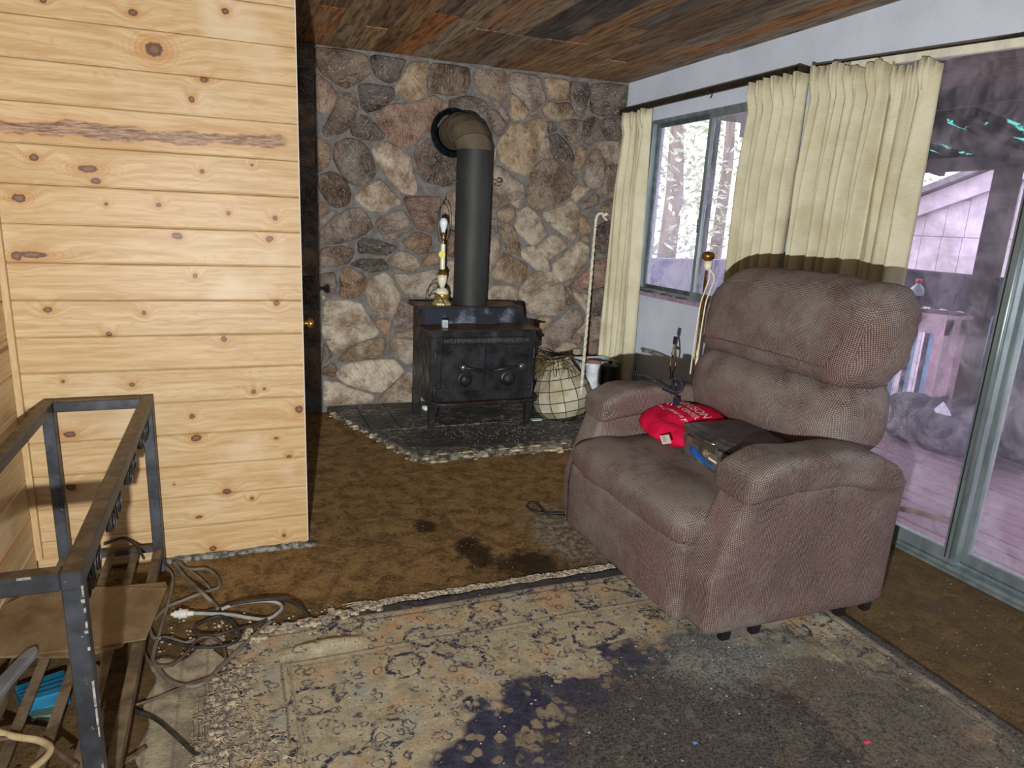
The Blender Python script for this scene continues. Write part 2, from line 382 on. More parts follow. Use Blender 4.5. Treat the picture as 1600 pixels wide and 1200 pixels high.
for i in range(-10, 18):
    x0 = .624+.1430*i
    if x0 > XR-.01: break
    x1 = min(x0+.1405, XR)
    if x1 < XL: continue
    js = 3.98 if 5 <= i <= 9 else (4.25 if i in (1, 2, 12) else (3.2+random.random()*.8))
    cuts = [YS, js]
    while cuts[-1] > YB: cuts.append(cuts[-1]-random.choice((1.2, 1.6, 2.0, 2.4)))
    for j in range(len(cuts)-1):
        c = fixed[i] if (0 <= i < len(fixed) and j == 0) else random.choice(pal)
        if i in (7, 8) and j == 1: c = (84, 78, 74)
        if i == 5 and j == 1: c = (160, 124, 94)
        if i == 9 and j == 1: c = (156, 120, 82)
        dz = random.uniform(-.004, .003)
        obj('plank', MB().box((x0, max(cuts[j+1], YB)+.002, ZC+dz), (x1, cuts[j]-.002, ZC+.032)), M_RECL, ceiling, color=c)
# pine wall facing the camera
BH = .1318
wall_pine = obj('wall_front', MB().box((XL-.15, YP+.018, 0), (XP-.004, YP+.13, ZC+.03)), M_GROOVE, kind=S, label='wall of wide horizontal varnished knotty pine boards')
z0s = [.0085+BH*i for i in range(-1, 19)]
bmx = MB()
g = .0045
def board_prof(y, sgn, h=BH):      # v-jointed board face: profile (depth, z)
    return [(y, g), (y-sgn*.006, 0.0), (y+sgn*.02, 0.0), (y+sgn*.02, h-.001), (y-sgn*.001, h-.001), (y, h-g)]
def pine_board(parent, a0, a1, axis, y, sgn, mat):
    src = None
    for i, z in enumerate(z0s):
        lo = max(z, .012); hi = min(z+BH-.0012, ZC-.002)
        if hi-lo < .02: continue
        e = .004
        prof = [(y+sgn*.019, lo), (y+sgn*.004, lo), (y, lo+e*1.6), (y, hi-e), (y+sgn*.004, hi), (y+sgn*.019, hi)]
        m = MB(); A = [(a0, d, zz) for d, zz in prof]+[(a1, d, zz) for d, zz in prof]
        if axis == 'y': A = [(d, q, zz) for q, d, zz in A]
        n = len(prof); m.add(A, [tuple(range(n)), tuple(reversed(range(n, 2*n)))]+[(k, (k+1) % n, n+(k+1) % n, n+k) for k in range(n)])
        obj('board', m, mat, parent)
pine_board(wall_pine, XL, XP, 'x', YP, 1, M_PINE)
wall_left = obj('wall_left', MB().box((XL-.15, YB-.15, 0), (XL-.019, YP+.02, ZC+.03)), M_GROOVE, kind=S, label='side wall of horizontal pine boards beside the metal frame')
pine_board(wall_left, YB, YP-.021, 'y', XL, -1, M_PINE_L)
obj('trim_1', MB().box((XL-.001, YP-.022, .08), (XL+.020, YP+.001, ZC)), M_TRIM, kind=S, label='slim pine corner strip where the two board walls meet')
obj('trim_2', MB().box((XP-.0005, YP+.004, .02), (XP+.0035, YP+.1, ZC)), simple('white_edge', (226, 224, 220), rough=.7), kind=S, label='thin white edge strip at the end of the pine wall')
# crumbling grey base edge along the pine wall
m = MB()
for i in range(60):
    x = XL+.42+(XP-XL-.40)*i/59
    r = random.uniform(.008, .016); m.rbox((x, YP-.004+random.uniform(-.01, .004), r*.6), (r*1.3, r, r*.8), r*.4, 1)
obj('baseboard_front', m, simple('crumbled_plaster', (150, 150, 144), (70, 68, 62), 40, .95), kind=S, label='crumbled grey plaster edge along the foot of the pine wall')
# hall wall behind the pine partition, with a door whose knob peeks out
wall_hall = obj('wall_hall', MB().box((XP-.12, YP+.13, 0), (XP-.004, YS, ZC+.03)), M_WHITE, kind=S, label='short hall wall behind the pine partition')
door1 = obj('door_1', MB().box((XP-.03, 2.96, .01), (XP+.003, 3.72, 2.03)), M_TRIM, kind=S, label='hall door seen edge-on behind the pine wall')
kp = onX(483, 505, XP+.030)
obj('door_knob', MB().lathe((XP+.003, kp.y, kp.z), [(.02, 0), (.02, .004), (.008, .006), (.008, .018), (.018, .024), (.022, .034), (.017, .042), (.004, .045)], 16, (1, 0, 0)), simple('brass', (196, 164, 84), (150, 120, 56), 30, .3, .9), door1, True, label='brass door knob')
# right wall with window and sliding door
WY0, WY1, WZ0, WZ1 = 3.16, 4.50, .935, 2.135
DY0, DY1, DZ1 = .72, 2.78, 2.185
TH = .12
m = MB()
m.box((XR, WY1, 0), (XR+TH, YS+.2, ZC+.03)); m.box((XR, WY0, 0), (XR+TH, WY1, WZ0)); m.box((XR, WY0, WZ1), (XR+TH, WY1, ZC+.03))
m.box((XR, DY1, 0), (XR+TH, WY0, ZC+.03)); m.box((XR, DY0, DZ1), (XR+TH, DY1, ZC+.03)); m.box((XR, YB-.15, 0), (XR+TH, DY0, ZC+.03))
wall_right = obj('wall_right', m, M_WHITE, kind=S, label='white painted wall with window and sliding glass door')
obj('wall_rear', MB().box((XL-.15, YB-.15, 0), (XR+TH, YB, ZC+.03)), M_WHITE, kind=S, label='plain wall behind the viewer')
# back wall with field stones
wall_back = obj('wall_back', MB().box((XP-.12, YS, -.1), (XR+TH, YS+.2, ZC+.03)), M_MORTAR, kind=S, label='fireplace wall of irregular field stones set in grey mortar')
CL = dict(t=(182,160,128), b=(140,118,98), d=(96,84,80), r=(160,124,106), p=(224,211,190), g=(146,134,122), o=(172,136,102), s=(176,162,150))
TO = dict(A=(485,70), B=(735,80), C=(485,245), D=(735,255), E=(485,420), F=(735,430), G=(485,540))
STONES = '''A b 45,20 300,45 540,95 605,190 615,270 530,340 360,435 290,400 150,300 60,200
A d 605,95 960,150 930,220 870,350 780,380 690,330 635,270
A t 990,180 1080,170 1185,180 1165,300 1160,480 1080,550 930,530 855,440 860,390 900,340
A b 1215,180 1400,195 1590,230 1590,400 1540,500 1400,500 1250,480 1185,430 1175,330
A r 55,280 170,360 275,500 250,590 150,695 60,650
A b 300,480 420,485 475,540 465,680 440,780 330,870 150,910 115,860 160,770 240,640
A d 480,400 620,395 830,430 835,530 700,640 560,670 510,600 500,520
A d 500,700 560,720 640,780 740,890 740,930 620,955 520,930 420,900 410,830
A r 640,690 800,590 900,590 1060,575 1230,505 1300,550 1375,610 1300,700 1180,850 1100,940 950,1015 850,1000 760,890 690,800
A o 65,920 150,970 205,1020 190,1200 150,1240 70,1280
A g 225,1120 250,990 350,935 480,950 580,1040 630,1150 655,1260 610,1350 490,1415 370,1370 300,1270
A p 615,1050 700,970 800,980 900,1040 1000,1130 1030,1280 1075,1440 1035,1495 920,1475 840,1400 690,1210
A d 1045,1060 1170,940 1245,950 1300,1080 1465,1150 1465,1385 1340,1415 1280,1390 1130,1350 1075,1240
A d 1400,540 1590,510 1730,540 1790,620 1740,670 1500,690 1395,650
A d 1190,850 1290,720 1390,640 1400,690 1290,800 1230,890
B b 50,180 360,200 385,400 370,500 260,480 120,410 60,350
B s 390,210 680,250 760,470 690,560 600,590 540,500 410,390
B t 740,260 990,290 985,480 880,490 790,470 770,360
B d 1000,300 1190,315 1195,440 1160,540 1130,670 1050,620 1010,500
B d 1210,330 1380,325 1570,350 1560,500 1540,630 1300,640 1215,600 1210,470
B t 410,430 480,460 540,540 595,600 540,670 430,695 400,600
B s 235,500 290,500 370,610 410,690 385,725 320,650 260,560
B g 170,600 240,580 310,660 370,740 300,850 220,790 190,700
B t 715,570 790,500 880,525 980,510 1035,600 1010,660 890,700 740,650
B s 600,610 690,580 680,640 610,650
B t 430,720 540,730 640,680 720,670 770,710 740,850 690,1000 610,1190 560,1250 400,1180 310,1090 270,980 290,900 380,790
B d 780,700 840,720 860,790 790,820
B d 800,830 890,830 1000,960 1040,1050 1000,1150 900,1110 830,1050 800,930
B g 900,720 1010,680 1130,690 1110,850 1090,900 1020,930 940,830
B d 1140,700 1230,650 1310,700 1320,830 1230,920 1180,940 1110,860
B d 1330,670 1540,650 1520,870 1400,890 1340,840
B s 1240,910 1300,890 1530,900 1530,1110 1460,1130 1350,1080 1280,970
B t 1080,930 1180,980 1150,1100 1075,1235 1010,1190 1050,1070
B s 720,860 780,860 800,1000 830,1060 780,1070 690,1040
B p 225,960 260,970 250,1090 215,1120
B s 1200,1000 1260,970 1350,1110 1330,1290 1290,1370 1190,1360 1130,1290
D s 210,30 300,30 420,130 540,230 525,400 480,450 380,390 280,290 210,240
D b 205,280 280,310 340,370 260,440 205,460
D b 560,330 600,180 620,80 700,-20 830,-35 960,60 1065,170 1000,240 1000,340 860,410 690,470 610,450
D t 260,490 380,410 440,450 450,540 380,590 300,570
D p 465,490 560,440 620,470 700,560 775,700 650,810 600,820 480,690 445,610 480,540
D p 715,500 940,430 1010,375 1060,420 1095,480 1080,640 1050,760 1000,770 900,690 790,600
D p 1010,320 1080,210 1190,240 1190,280 1110,340 1060,400
D g 1110,440 1130,390 1240,300 1290,340 1270,420 1190,440 1120,465
D s 1320,310 1350,80 1370,20 1510,20 1490,340 1400,350
D b 1300,480 1340,380 1480,360 1460,550 1380,570 1320,560
D t 1100,530 1150,520 1190,600 1220,690 1110,695 1085,640
D t 1085,740 1180,710 1190,800 1130,780
D d 1270,650 1330,590 1450,580 1430,880 1310,905 1255,830
D g 190,560 280,560 270,700 195,715
D t 280,640 370,600 450,670 490,800 505,890 480,915 380,880 310,740
D p 195,740 270,750 300,830 290,930 230,1030 185,1090
D t 210,1110 310,950 340,895 400,930 565,1020 550,1130 520,1190 400,1202 260,1170
D p 510,890 550,840 640,830 790,980 795,1060 760,1080 640,1050 540,960
D p 670,840 830,700 960,790 970,840 800,960 740,930
D p 830,1010 960,900 1080,770 1190,840 1180,960 1080,1090 960,1185 900,1180 840,1100
D r 1000,1215 1160,1080 1250,980 1410,935 1395,1180 1380,1215 1210,1265 1010,1250
F p 630,-20 800,-35 870,30 930,130 950,290 930,350 840,410 560,380 545,260 480,210 520,130 600,30
F p 170,170 230,105 420,110 490,170 460,280 170,280
F g 940,120 990,120 1030,200 1040,270 970,300 950,200
F p 1020,170 1170,185 1200,300 1200,400 1150,380 1060,260
F d 1215,160 1370,120 1340,400 1230,410
F s 715,610 900,430 1000,330 1060,350 1130,430 1110,500 1000,610 850,740 750,755 720,690
F t 670,460 700,420 780,420 800,460 760,530 670,600
F s 1070,570 1150,480 1250,440 1340,430 1320,630 1200,630 1100,600
F o 1010,620 1050,580 1110,600 1120,650 1080,690 1020,650
F p 840,740 960,665 1040,690 1110,760 1100,790 1000,810 880,790
F r 1170,680 1290,650 1290,800 1160,800
F o 660,640 700,650 690,740 655,730
F p 660,790 760,770 760,880 660,900
F s 830,840 990,830 1000,960 860,980
F p 1020,830 1280,830 1330,980 1040,1000
C b 90,180 210,150 320,200 400,330 390,460 270,510 180,460 90,330
C t 85,450 150,460 170,530 90,600
C p 450,410 500,330 640,260 690,220 790,320 900,430 900,470 720,555 600,540 500,470
C r 930,400 1100,395 1300,405 1300,450 1270,600 1240,740 1170,750 1060,710 990,560
C g 95,740 250,600 400,520 510,520 600,640 625,700 520,790 300,870 110,870
C g 95,600 200,540 260,540 220,610 100,690
C s 650,660 730,590 930,535 1000,650 980,690 870,730 720,780
C s 720,800 860,740 1000,710 1020,730 900,800 780,830
C b 100,920 300,890 420,920 440,970 390,1050 250,1090 105,1100
C d 480,850 530,810 650,830 830,890 860,910 780,980 700,980 600,960 490,960
C o 920,850 1070,750 1200,790 1210,880 1170,960 1090,970 990,920
C o 1115,1060 1200,960 1290,950 1300,1060 1200,1090 1130,1100
C p 780,1030 900,940 1060,1000 1085,1090 1030,1140 900,1130 800,1080
C d 400,1080 500,1020 720,1020 780,1090 770,1130 600,1150 480,1100
C p 1335,450 1360,360 1480,350 1480,700 1390,680 1340,560
C r 1390,730 1480,760 1480,1010 1380,990 1385,850
E g 110,50 240,40 265,150 240,245 165,235 110,160
E o 310,0 400,-10 500,50 545,90 540,200 450,290 290,280 300,150
E p 560,150 640,70 760,40 820,100 900,270 860,430 800,480 660,490 600,390 545,260
E p 825,50 1000,60 1200,10 1290,15 1330,150 1330,290 1150,290 1040,270 1010,290 940,240
E p 1360,-70 1480,-80 1480,290 1360,280
E p 150,320 350,315 500,350 560,440 690,640 640,680 480,730 380,760 260,870 210,820 120,640 130,440
E o 650,530 720,510 800,530 810,600 760,690 710,620
E s 870,420 920,300 1050,320 1100,450 1055,590 950,600 820,580
E t 870,640 1060,610 1100,690 870,690
E t 270,920 400,780 520,740 700,690 740,700 750,780 700,880 550,900 350,930
E p 790,740 850,700 1080,720 1100,930 960,960 900,900 820,810
E p 260,1030 370,950 600,920 840,900 930,1020 880,1090 720,1230 600,1220 350,1150 280,1080
E g 130,740 180,790 210,880 150,930 120,920
E t 130,990 240,950 260,1020 240,1080 130,1060
E p 110,260 160,280 120,340
G p 130,350 270,370 400,430 660,510 600,575 180,610 140,600
G p 690,530 760,450 900,330 1050,230 1120,300 1120,570 700,575
A b -160,-10 20,10 30,170 -120,190
A d -150,230 30,240 40,500 -100,540
A t -150,600 30,560 50,820 -140,850
A b -140,900 50,900 40,1230 -130,1200
C d -130,150 60,200 60,460 -120,480
C b -130,530 60,560 70,830 -110,850
C t -120,910 70,930 80,1180 -110,1200
E d -110,60 80,80 90,330 -100,350
E b -110,420 90,400 100,720 -90,740
E t -100,800 90,790 95,1150 -80,1160
E s 1130,320 1420,320 1460,560 1150,600
E t 1130,640 1450,600 1470,900 1150,920
E p 1130,980 1480,950 1500,1180 1160,1200
F p 20,330 300,330 280,560 30,580
F s 330,440 620,420 640,640 340,660
F o 20,640 290,630 300,900 40,920
F p 330,720 620,700 600,980 340,1000'''
def stone(parent, poly, col):
    pts = [Vector((p.x, p.z, 0)) for p in poly]
    c = sum(pts, Vector())/len(pts)
    pts = [c+(p-c)*(1+.006/max(.03, (p-c).length)) for p in pts]
    out = []
    for i in range(len(pts)):                      # one chaikin pass keeps the traced outline angular
        a, b = pts[i], pts[(i+1) % len(pts)]
        out += [a.lerp(b, .13), a.lerp(b, .87)]
    out = [p + Vector((random.uniform(-.003, .003), random.uniform(-.003, .003), 0)) for p in out]
    n = len(out); dep = random.uniform(.018, .034); tx, tz = random.uniform(-.04, .04), random.uniform(-.04, .04)
    def y(p, d): return YS-d-(p.x-c.x)*tx-(p.y-c.y)*tz
    v = [(p.x, YS+.01, p.y) for p in out]+[(p.x, y(p, dep*.55), p.y) for p in out]
    q = [c+(p-c)*(1-min(.28, .014/max(.02, (p-c).length))) for p in out]
    v += [(p.x, y(p, dep), p.y) for p in q]
    q2 = [c+(p-c)*.5 for p in out]; v += [(p.x, y(p, dep+random.uniform(.0, .012)), p.y) for p in q2]
    v.append((c.x, y(c, dep+.008), c.y))
    f = [(k*n+i, k*n+(i+1) % n, (k+1)*n+(i+1) % n, (k+1)*n+i) for k in range(3) for i in range(n)]
    f += [(3*n+i, 3*n+(i+1) % n, 4*n) for i in range(n)]
    j = random.uniform(.9, 1.12)
    obj('stone', MB().add(v, f), M_STONE, parent, True, autos=50, color=tuple(min(250, x*j) for x in col))
for ln in STONES.split('\n'):
    a = ln.split(); ox, oy = TO[a[0]]
    poly = [onY(ox+float(q.split(',')[0])/6.384, oy+float(q.split(',')[1])/6.384, YS-.02) for q in a[2:]]
    poly = [Vector((min(max(p.x, XP+.01), XR-.006), p.y, min(max(p.z, .03), ZC-.012))) for p in poly]
    stone(wall_back, poly, CL[a[1]])
# hearth of slate tiles
HZ = .045
hl = [(.60, 4.85), (.62, 4.74), (.985, 3.665), (2.86, 3.70), (2.86, 4.85)]
hearth = obj('hearth', MB().prism(hl, 0, HZ-.008), simple('hearth_bed', (132, 126, 112), (52, 50, 46), 26, .95, bump=.8, bscale=70), kind=S, label='low corner hearth slab with broken mortar edge')
def m_slate():
    t = NT('black_slate'); p = t.pos()
    a = t.noise(t.vm('MULTIPLY', p, (2, 5, 1)), 5, 6, .7, .8)
    col = t.mix(t.rng(a, .3, .7), (46, 46, 46), (84, 84, 82))
    X, Y, Z = t.xyz(p)
    as_ = t.math('MULTIPLY', t.rng(t.noise(p, 26, 6, .75), .46, .66), t.rng(t.noise(p, 3, 3), .38, .62)); col = t.mix(t.math('MULTIPLY', as_, .75), col, (176, 170, 156))
    fr = t.math('MULTIPLY', t.rng(Y, 3.80, 3.68), t.rng(t.noise(p, 20, 5, .7), .48, .6)); col = t.mix(fr, col, (190, 178, 142))
    t.bump(a, .8, .012); return t.fin(col, .6, 0, .4)
M_SLATE = m_slate()
def clip(poly, a, b):      # keep the left side of a->b
    out = []; s = lambda p: (b[0]-a[0])*(p[1]-a[1])-(b[1]-a[1])*(p[0]-a[0])
    for i in range(len(poly)):
        p, q = poly[i], poly[(i+1) % len(poly)]; sp, sq = s(p), s(q)
        if sp >= 0: out.append(p)
        if sp*sq < 0: u = sp/(sp-sq); out.append((p[0]+(q[0]-p[0])*u, p[1]+(q[1]-p[1])*u))
    return out
xs = [.5, .80, 1.0, 1.62, 2.24, 2.86]; ys = [3.66, 4.20, 4.66, 4.84]
for i in range(len(xs)-1):
    for j in range(len(ys)-1):
        q = [(xs[i]+.004, ys[j]+.004), (xs[i+1]-.004, ys[j]+.004), (xs[i+1]-.004, ys[j+1]-.004), (xs[i]+.004, ys[j+1]-.004)]
        q = clip(q, (.625, 4.74), (.99, 3.67)); q = clip(q, (.985, 3.672), (2.86, 3.707)) if len(q) > 2 else q
        q = clip(q, (.605, 4.85), (.626, 4.74)) if len(q) > 2 else q
        if len(q) > 2: obj('slate_tile', MB().prism(q, HZ-.012, HZ+random.uniform(-.002, .002)), M_SLATE, hearth)
# plaster rubble along the hearth edge
m = MB()
for i in range(200):
    u = random.random()
    if u < .42: v = u/.42; x, y = .63+.355*v, 4.72-1.05*v; x -= random.uniform(-.005, .03)
    else: v = (u-.42)/.58; x, y = .985+1.1*v, 3.668; y -= random.uniform(-.03, .03)
    r = random.choice((.003, .004, .005, .007, .012)); m.rbox((x, y, random.uniform(.003, HZ*.8)), (r*random.uniform(1, 2.6), r, r*.7), r*.4, 1)
obj('hearth_rubble', m, simple('plaster_crumbs', (190, 178, 146), (66, 64, 60), 22, .95), hearth, kind='stuff')

# ---- window
def frame_rect(x0, x1, y0, y1, z0, z1, wd):
    m = MB(); m.box((x0, y0, z0), (x1, y1, z0+wd)); m.box((x0, y0, z1-wd), (x1, y1, z1))
    m.box((x0, y0, z0+wd), (x1, y0+wd, z1-wd)); m.box((x0, y1-wd, z0+wd), (x1, y1, z1-wd)); return m
win = obj('window_1', frame_rect(XR+.005, XR+.075, WY0, WY1, WZ0, WZ1, .022), M_ALU, kind=S, label='aluminium sliding window in the white wall')
MY = onX(1113, 200, XR+.02).y
obj('sash', frame_rect(XR+.012, XR+.036, WY0+.022, MY+.028, WZ0+.022, WZ1-.022, .030), M_ALU, win)
obj('sash', frame_rect(XR+.042, XR+.066, MY-.022, WY1-.022, WZ0+.022, WZ1-.022, .026), M_ALUD, win)
obj('pane', MB().box((XR+.022, WY0+.05, WZ0+.05), (XR+.025, MY, WZ1-.05)), M_GLASS_W, win)
obj('pane', MB().box((XR+.052, MY, WZ0+.045), (XR+.055, WY1-.045, WZ1-.045)), M_GLASS_W, win)
obj('latch', MB().rbox((XR+.006, MY+.014, 1.42), (.006, .008, .045), .004, 2), M_ALUD, win)
obj('window_sill', MB().box((XR-.028, WY0-.02, WZ0-.022), (XR+.10, WY1+.02, WZ0-.001)).box((XR-.03, WY0-.02, WZ0-.030), (XR-.022, WY1+.02, WZ0-.002)), M_SILL, win)
m = MB()
for i in range(26): m.rbox((XR+.002+random.uniform(-.02, .01), random.uniform(MY, WY1-.05), WZ0+.002), (.005, .008+random.random()*.01, .003), .002, 1)
obj('dead_leaves', m, simple('sill_dirt', (62, 50, 56), rough=.95), win, kind='stuff')
# ---- sliding glass door
JY = onX(1469, 880, XR).y                                # meeting stile
dr = obj('door_2', frame_rect(XR+.002, XR+.115, DY0, DY1, .0, DZ1+.012, .028), M_ALU, kind=S, label='aluminium framed sliding glass patio door')
obj('track', MB().box((XR-.02, DY0, .0), (XR+.004, DY1, .012)).box((XR+.04, DY0, .028), (XR+.046, DY1, .042)), M_ALU, dr)
obj('sash', frame_rect(XR+.014, XR+.046, JY-.050, DY1-.028, .03, DZ1+.044, .058), M_ALU, dr)
obj('sash', frame_rect(XR+.064, XR+.098, DY0+.028, JY-.010, .03, DZ1+.042, .055), M_ALU, dr)
obj('pane', MB().box((XR+.028, JY, .08), (XR+.032, DY1-.08, DZ1-.005)), M_GLASS_D, dr)
obj('pane', MB().box((XR+.079, DY0+.07, .07), (XR+.083, JY-.05, DZ1-.005)), M_GLASS_D, dr)
obj('gasket', MB().box((XR+.012, JY-.006, .05), (XR+.0145, JY-.001, DZ1-.05)), simple('black_rubber', (18, 20, 20), rough=.7), dr)
obj('stile_ridge', MB().tube([(XR+.008, JY-.036, .06), (XR+.008, JY-.036, 2.1)], .010, 8), M_ALU, dr, True)

# ---- curtains
def m_curtain():
    t = NT('oatmeal_curtain'); p = t.pos()
    w1 = t.noise(t.vm('MULTIPLY', p, (30, 30, 420)), 1.0, 3, .7)
    col = t.mix(t.rng(t.noise(p, 5, 4), .35, .7), (206, 202, 176), (188, 182, 152))
    col = t.mix(t.rng(w1, .56, .72, 0, .5), col, (142, 134, 104))
    col = t.mix(t.rng(t.noise(t.vm('MULTIPLY', p, (3, 3, 1)), 3.5, 4), .62, .8, 0, .35), col, (150, 140, 112))
    t.bump(w1, .5, .004); return t.fin(col, .9, 0, .1)
M_CURT = m_curtain()
def curtain(name, label, x0, yl, yr, ztop, zbot, folds, amp, seed, sag=None, topw=1.0, flare=1.0, pin=.55):
    rnd = random.Random(seed)
    cent = []; a = 0
    wd = [rnd.uniform(.7, 1.5) for _ in range(folds)]; tot = sum(wd); c = [0]
    for q in wd: c.append(c[-1]+q/tot)
    hh = [rnd.uniform(.55, 1.15) for _ in range(folds)]; ph = [rnd.uniform(-.25, .25) for _ in range(folds)]
    NU, NV = folds*12+1, 30
    def fn(u, v):
        k = 0
        while k < folds-1 and u > c[k+1]: k += 1
        f = min(1.0, max(0.0, (u-c[k])/(c[k+1]-c[k])))
        w_ = max(0.0, math.sin(math.pi*f))**.75
        wave = hh[k]*w_ + .22*math.sin(u*37+v*3+seed)+.12*math.sin(u*90+seed*2+v*5)*v
        am = amp*((pin+.45*abs(math.sin(u*folds*9.5))) if v < .04 else min(1.0, .45+v*2.2))
        uu = u+ph[k]*.02*v*w_
        half = (yr-yl)/2; mid = (yl+yr)/2
        sc = 1+(flare-1)*v
        y = mid+(uu*2-1)*half*sc
        zt = ztop if not callable(ztop) else ztop(u)
        z = zt+(zbot-zt)*v + (.006*math.sin(u*folds*6.3+seed) if v < .02 else 0)
        return (x0-am*wave, y, z)
    m = MB().grid(fn, NU, NV)
    r = thing(name, (x0, (yl+yr)/2, zbot), label, 'curtain', 'oatmeal pleated curtains')
    o = obj('cloth', m, M_CURT, r, True); so = o.modifiers.new('t', 'SOLIDIFY'); so.thickness = .004
    # pinch-pleat stitches and hooks along the heading
    for k in range(folds):
        if k % 2: continue
        u = (c[k]+c[k+1])/2; p = Vector(fn(u, .0)); q = Vector(fn(u, .055))
        obj('pleat', MB().tube([p+Vector((-.004, 0, -.004)), (p+q)/2+Vector((-.010, 0, 0)), q+Vector((-.004, 0, -.01))], [.008, .012, .006], 6), M_CURT, r, True)
    return r
XC = XR-.075
curtain('curtain', 'narrow oatmeal curtain hanging between stone wall and window', XC, onX(1020, 172, XC).y, onX(982, 175, XC).y+.02, 2.20, .06, 4, .068, 3, flare=1.28)
curtain('curtain', 'oatmeal pleated curtain at the right side of the window', XC, onX(1263, 117, XC).y, onX(1176, 135, XC).y, 2.198, .10, 6, .068, 11)
zl, zr = 2.215, 2.115
curtain('curtain', 'wide oatmeal pleated curtain bunched beside the glass door', XC, onX(1474, 97, XC).y, onX(1279, 106, XC).y, (lambda u: zr+(zl-zr)*u+.012*math.sin(u*19)), .06, 11, .074, 23)
M_ROD = simple('dark_bronze_rail', (58, 50, 38), (34, 28, 20), 30, .5, .3)
r = thing('curtain_rod', (XC, 3.9, 2.21), 'dark bronze curtain rail over the window', 'curtain rod')
a0, a1 = 3.045, 4.80
obj('rail', MB().box((XC-.012, a0, 2.205), (XC+.010, a1, 2.240)), M_ROD, r)
obj('bracket', MB().box((XC-.012, a0-.012, 2.188), (XR, a0+.006, 2.242)), M_ROD, r)
obj('bracket', MB().box((XC-.012, a1-.006, 2.205), (XR, a1+.012, 2.240)), M_ROD, r)
obj('carrier', MB().tube([(XC, 3.74, 2.206), (XC, 3.74, 2.19), (XC-.01, 3.735, 2.178)], .004, 6), M_ROD, r)
obj('carrier', MB().tube([(XC-.005, 4.72, 2.205), (XC-.03, 4.70, 2.175), (XC-.02, 4.63, 2.165), (XC-.01, 4.60, 2.19)], .003, 6), M_ROD, r)
M_RODW = simple('cream_rail', (226, 224, 204), (206, 206, 190), 20, .45)
p0, p1 = onX(1277, 110, XC), onX(1600, 66, XC)
d = (p1-p0); e = p0+d*2.1
r = thing('curtain_rod', tuple(p0), 'cream traverse rail above the glass door', 'curtain rod')
obj('rail', MB().bar(p0, e, .03, .034), M_RODW, r)
obj('lip', MB().bar(p0+Vector((0, 0, .020)), e+Vector((0, 0, .020)), .034, .008), M_ROD, r)
obj('bracket', MB().box((XC, p0.y-.01, p0.z-.016), (XR, p0.y+.01, p0.z+.016)), M_RODW, r)
pm = p0+d*.62; obj('carrier', MB().box((XC-.02, pm.y-.02, pm.z-.045), (XC+.005, pm.y+.012, pm.z-.016)), M_RODW, r)
obj('light_switch', MB().box((XR-.008, onX(1255, 178, XR).y-.02, onX(1255, 178, XR).z-.045), (XR, onX(1255, 178, XR).y+.045, onX(1255, 178, XR).z+.045)), simple('olive_plate', (188, 184, 150), rough=.5), label='small olive wall plate between the two curtains', cat='wall plate')

# ================================================================== OUTSIDE
DKZ = -.10
M_DECK = simple('mauve_deck_paint', (176, 140, 158), (150, 118, 138), 5, .8, stretch=(6, 1, 1), bump=.2, bscale=30)
M_DKRAIL = simple('weathered_rail', (92, 86, 104), (70, 66, 82), 10, .85)
M_BAL = simple('blue_baluster_side', (128, 160, 196), (104, 132, 168), 10, .8)
deck = obj('deck', MB().box((XR+.12, -3, DKZ-.2), (5.5, 5.2, DKZ-.03)), M_DARK, kind=S, label='patio deck of mauve painted boards outside the glass door')
src = None
for i in range(19):
    x = XR+.125+i*.1395
    if src is None: src = obj('deck_board', MB().box((x, -3, DKZ-.03), (x+.127, 5.2, DKZ)), M_DECK, deck, org=(x, 0, DKZ), bevel=.004); l0 = src.location.copy()
    else: copyobj(src, deck, l0+Vector((i*.1395, 0, random.uniform(-.002, .002))))
obj('ground_outside', MB().box((XR+.2, -14, -1.3), (40, 40, -1.2)), simple('forest_ground', (110, 120, 84), (84, 78, 60), 3, .95), kind=S, label='ground beyond the deck')
def railing(name, label, p, q, n, mat_top):
    p, q = Vector(p), Vector(q); r = thing(name, tuple((p+q)/2+Vector((0, 0, DKZ))), label, 'railing')
    z = 1.13
    obj('top_board', MB().bar(p+Vector((0, 0, z-.14)), q+Vector((0, 0, z-.14)), .045, .28), mat_top, r)
    obj('cap', MB().bar(p+Vector((0, 0, z)), q+Vector((0, 0, z)), .10, .022), mat_top, r)
    obj('bottom_rail', MB().bar(p+Vector((0, 0, DKZ+.10)), q+Vector((0, 0, DKZ+.10)), .045, .07), mat_top, r)
    first = None; d = (q-p)
    for i in range(n):
        c = p+d*((i+.5)/n)
        if first is None:
            first = obj('baluster', MB().box((c.x-.03, c.y-.02, DKZ+.06), (c.x+.03, c.y+.02, z-.15)), mat_top, r, org=c); f0 = c
            strip_ = obj('blue_side', MB().box((c.x-.028, c.y-.024, DKZ+.14), (c.x+.028, c.y-.0205, z-.285)), M_BAL, first, org=c)  # thin blue face on one side, the baluster itself stays dark
        else:
            nb = copyobj(first, r, first.location+(c-f0)); copyobj(strip_, nb)
    return r
railing('deck_railing', 'dark board deck railing with blue balusters seen through the glass door', (5.42, 2.0, 0), (5.42, 4.95, 0), 20, M_DKRAIL)
railing('deck_railing', 'pale lilac end railing of the deck seen through the window', (3.02, 5.05, 0), (5.36, 5.05, 0), 13, simple('lilac_rail', (150, 150, 186), (136, 136, 172), 8, .8))
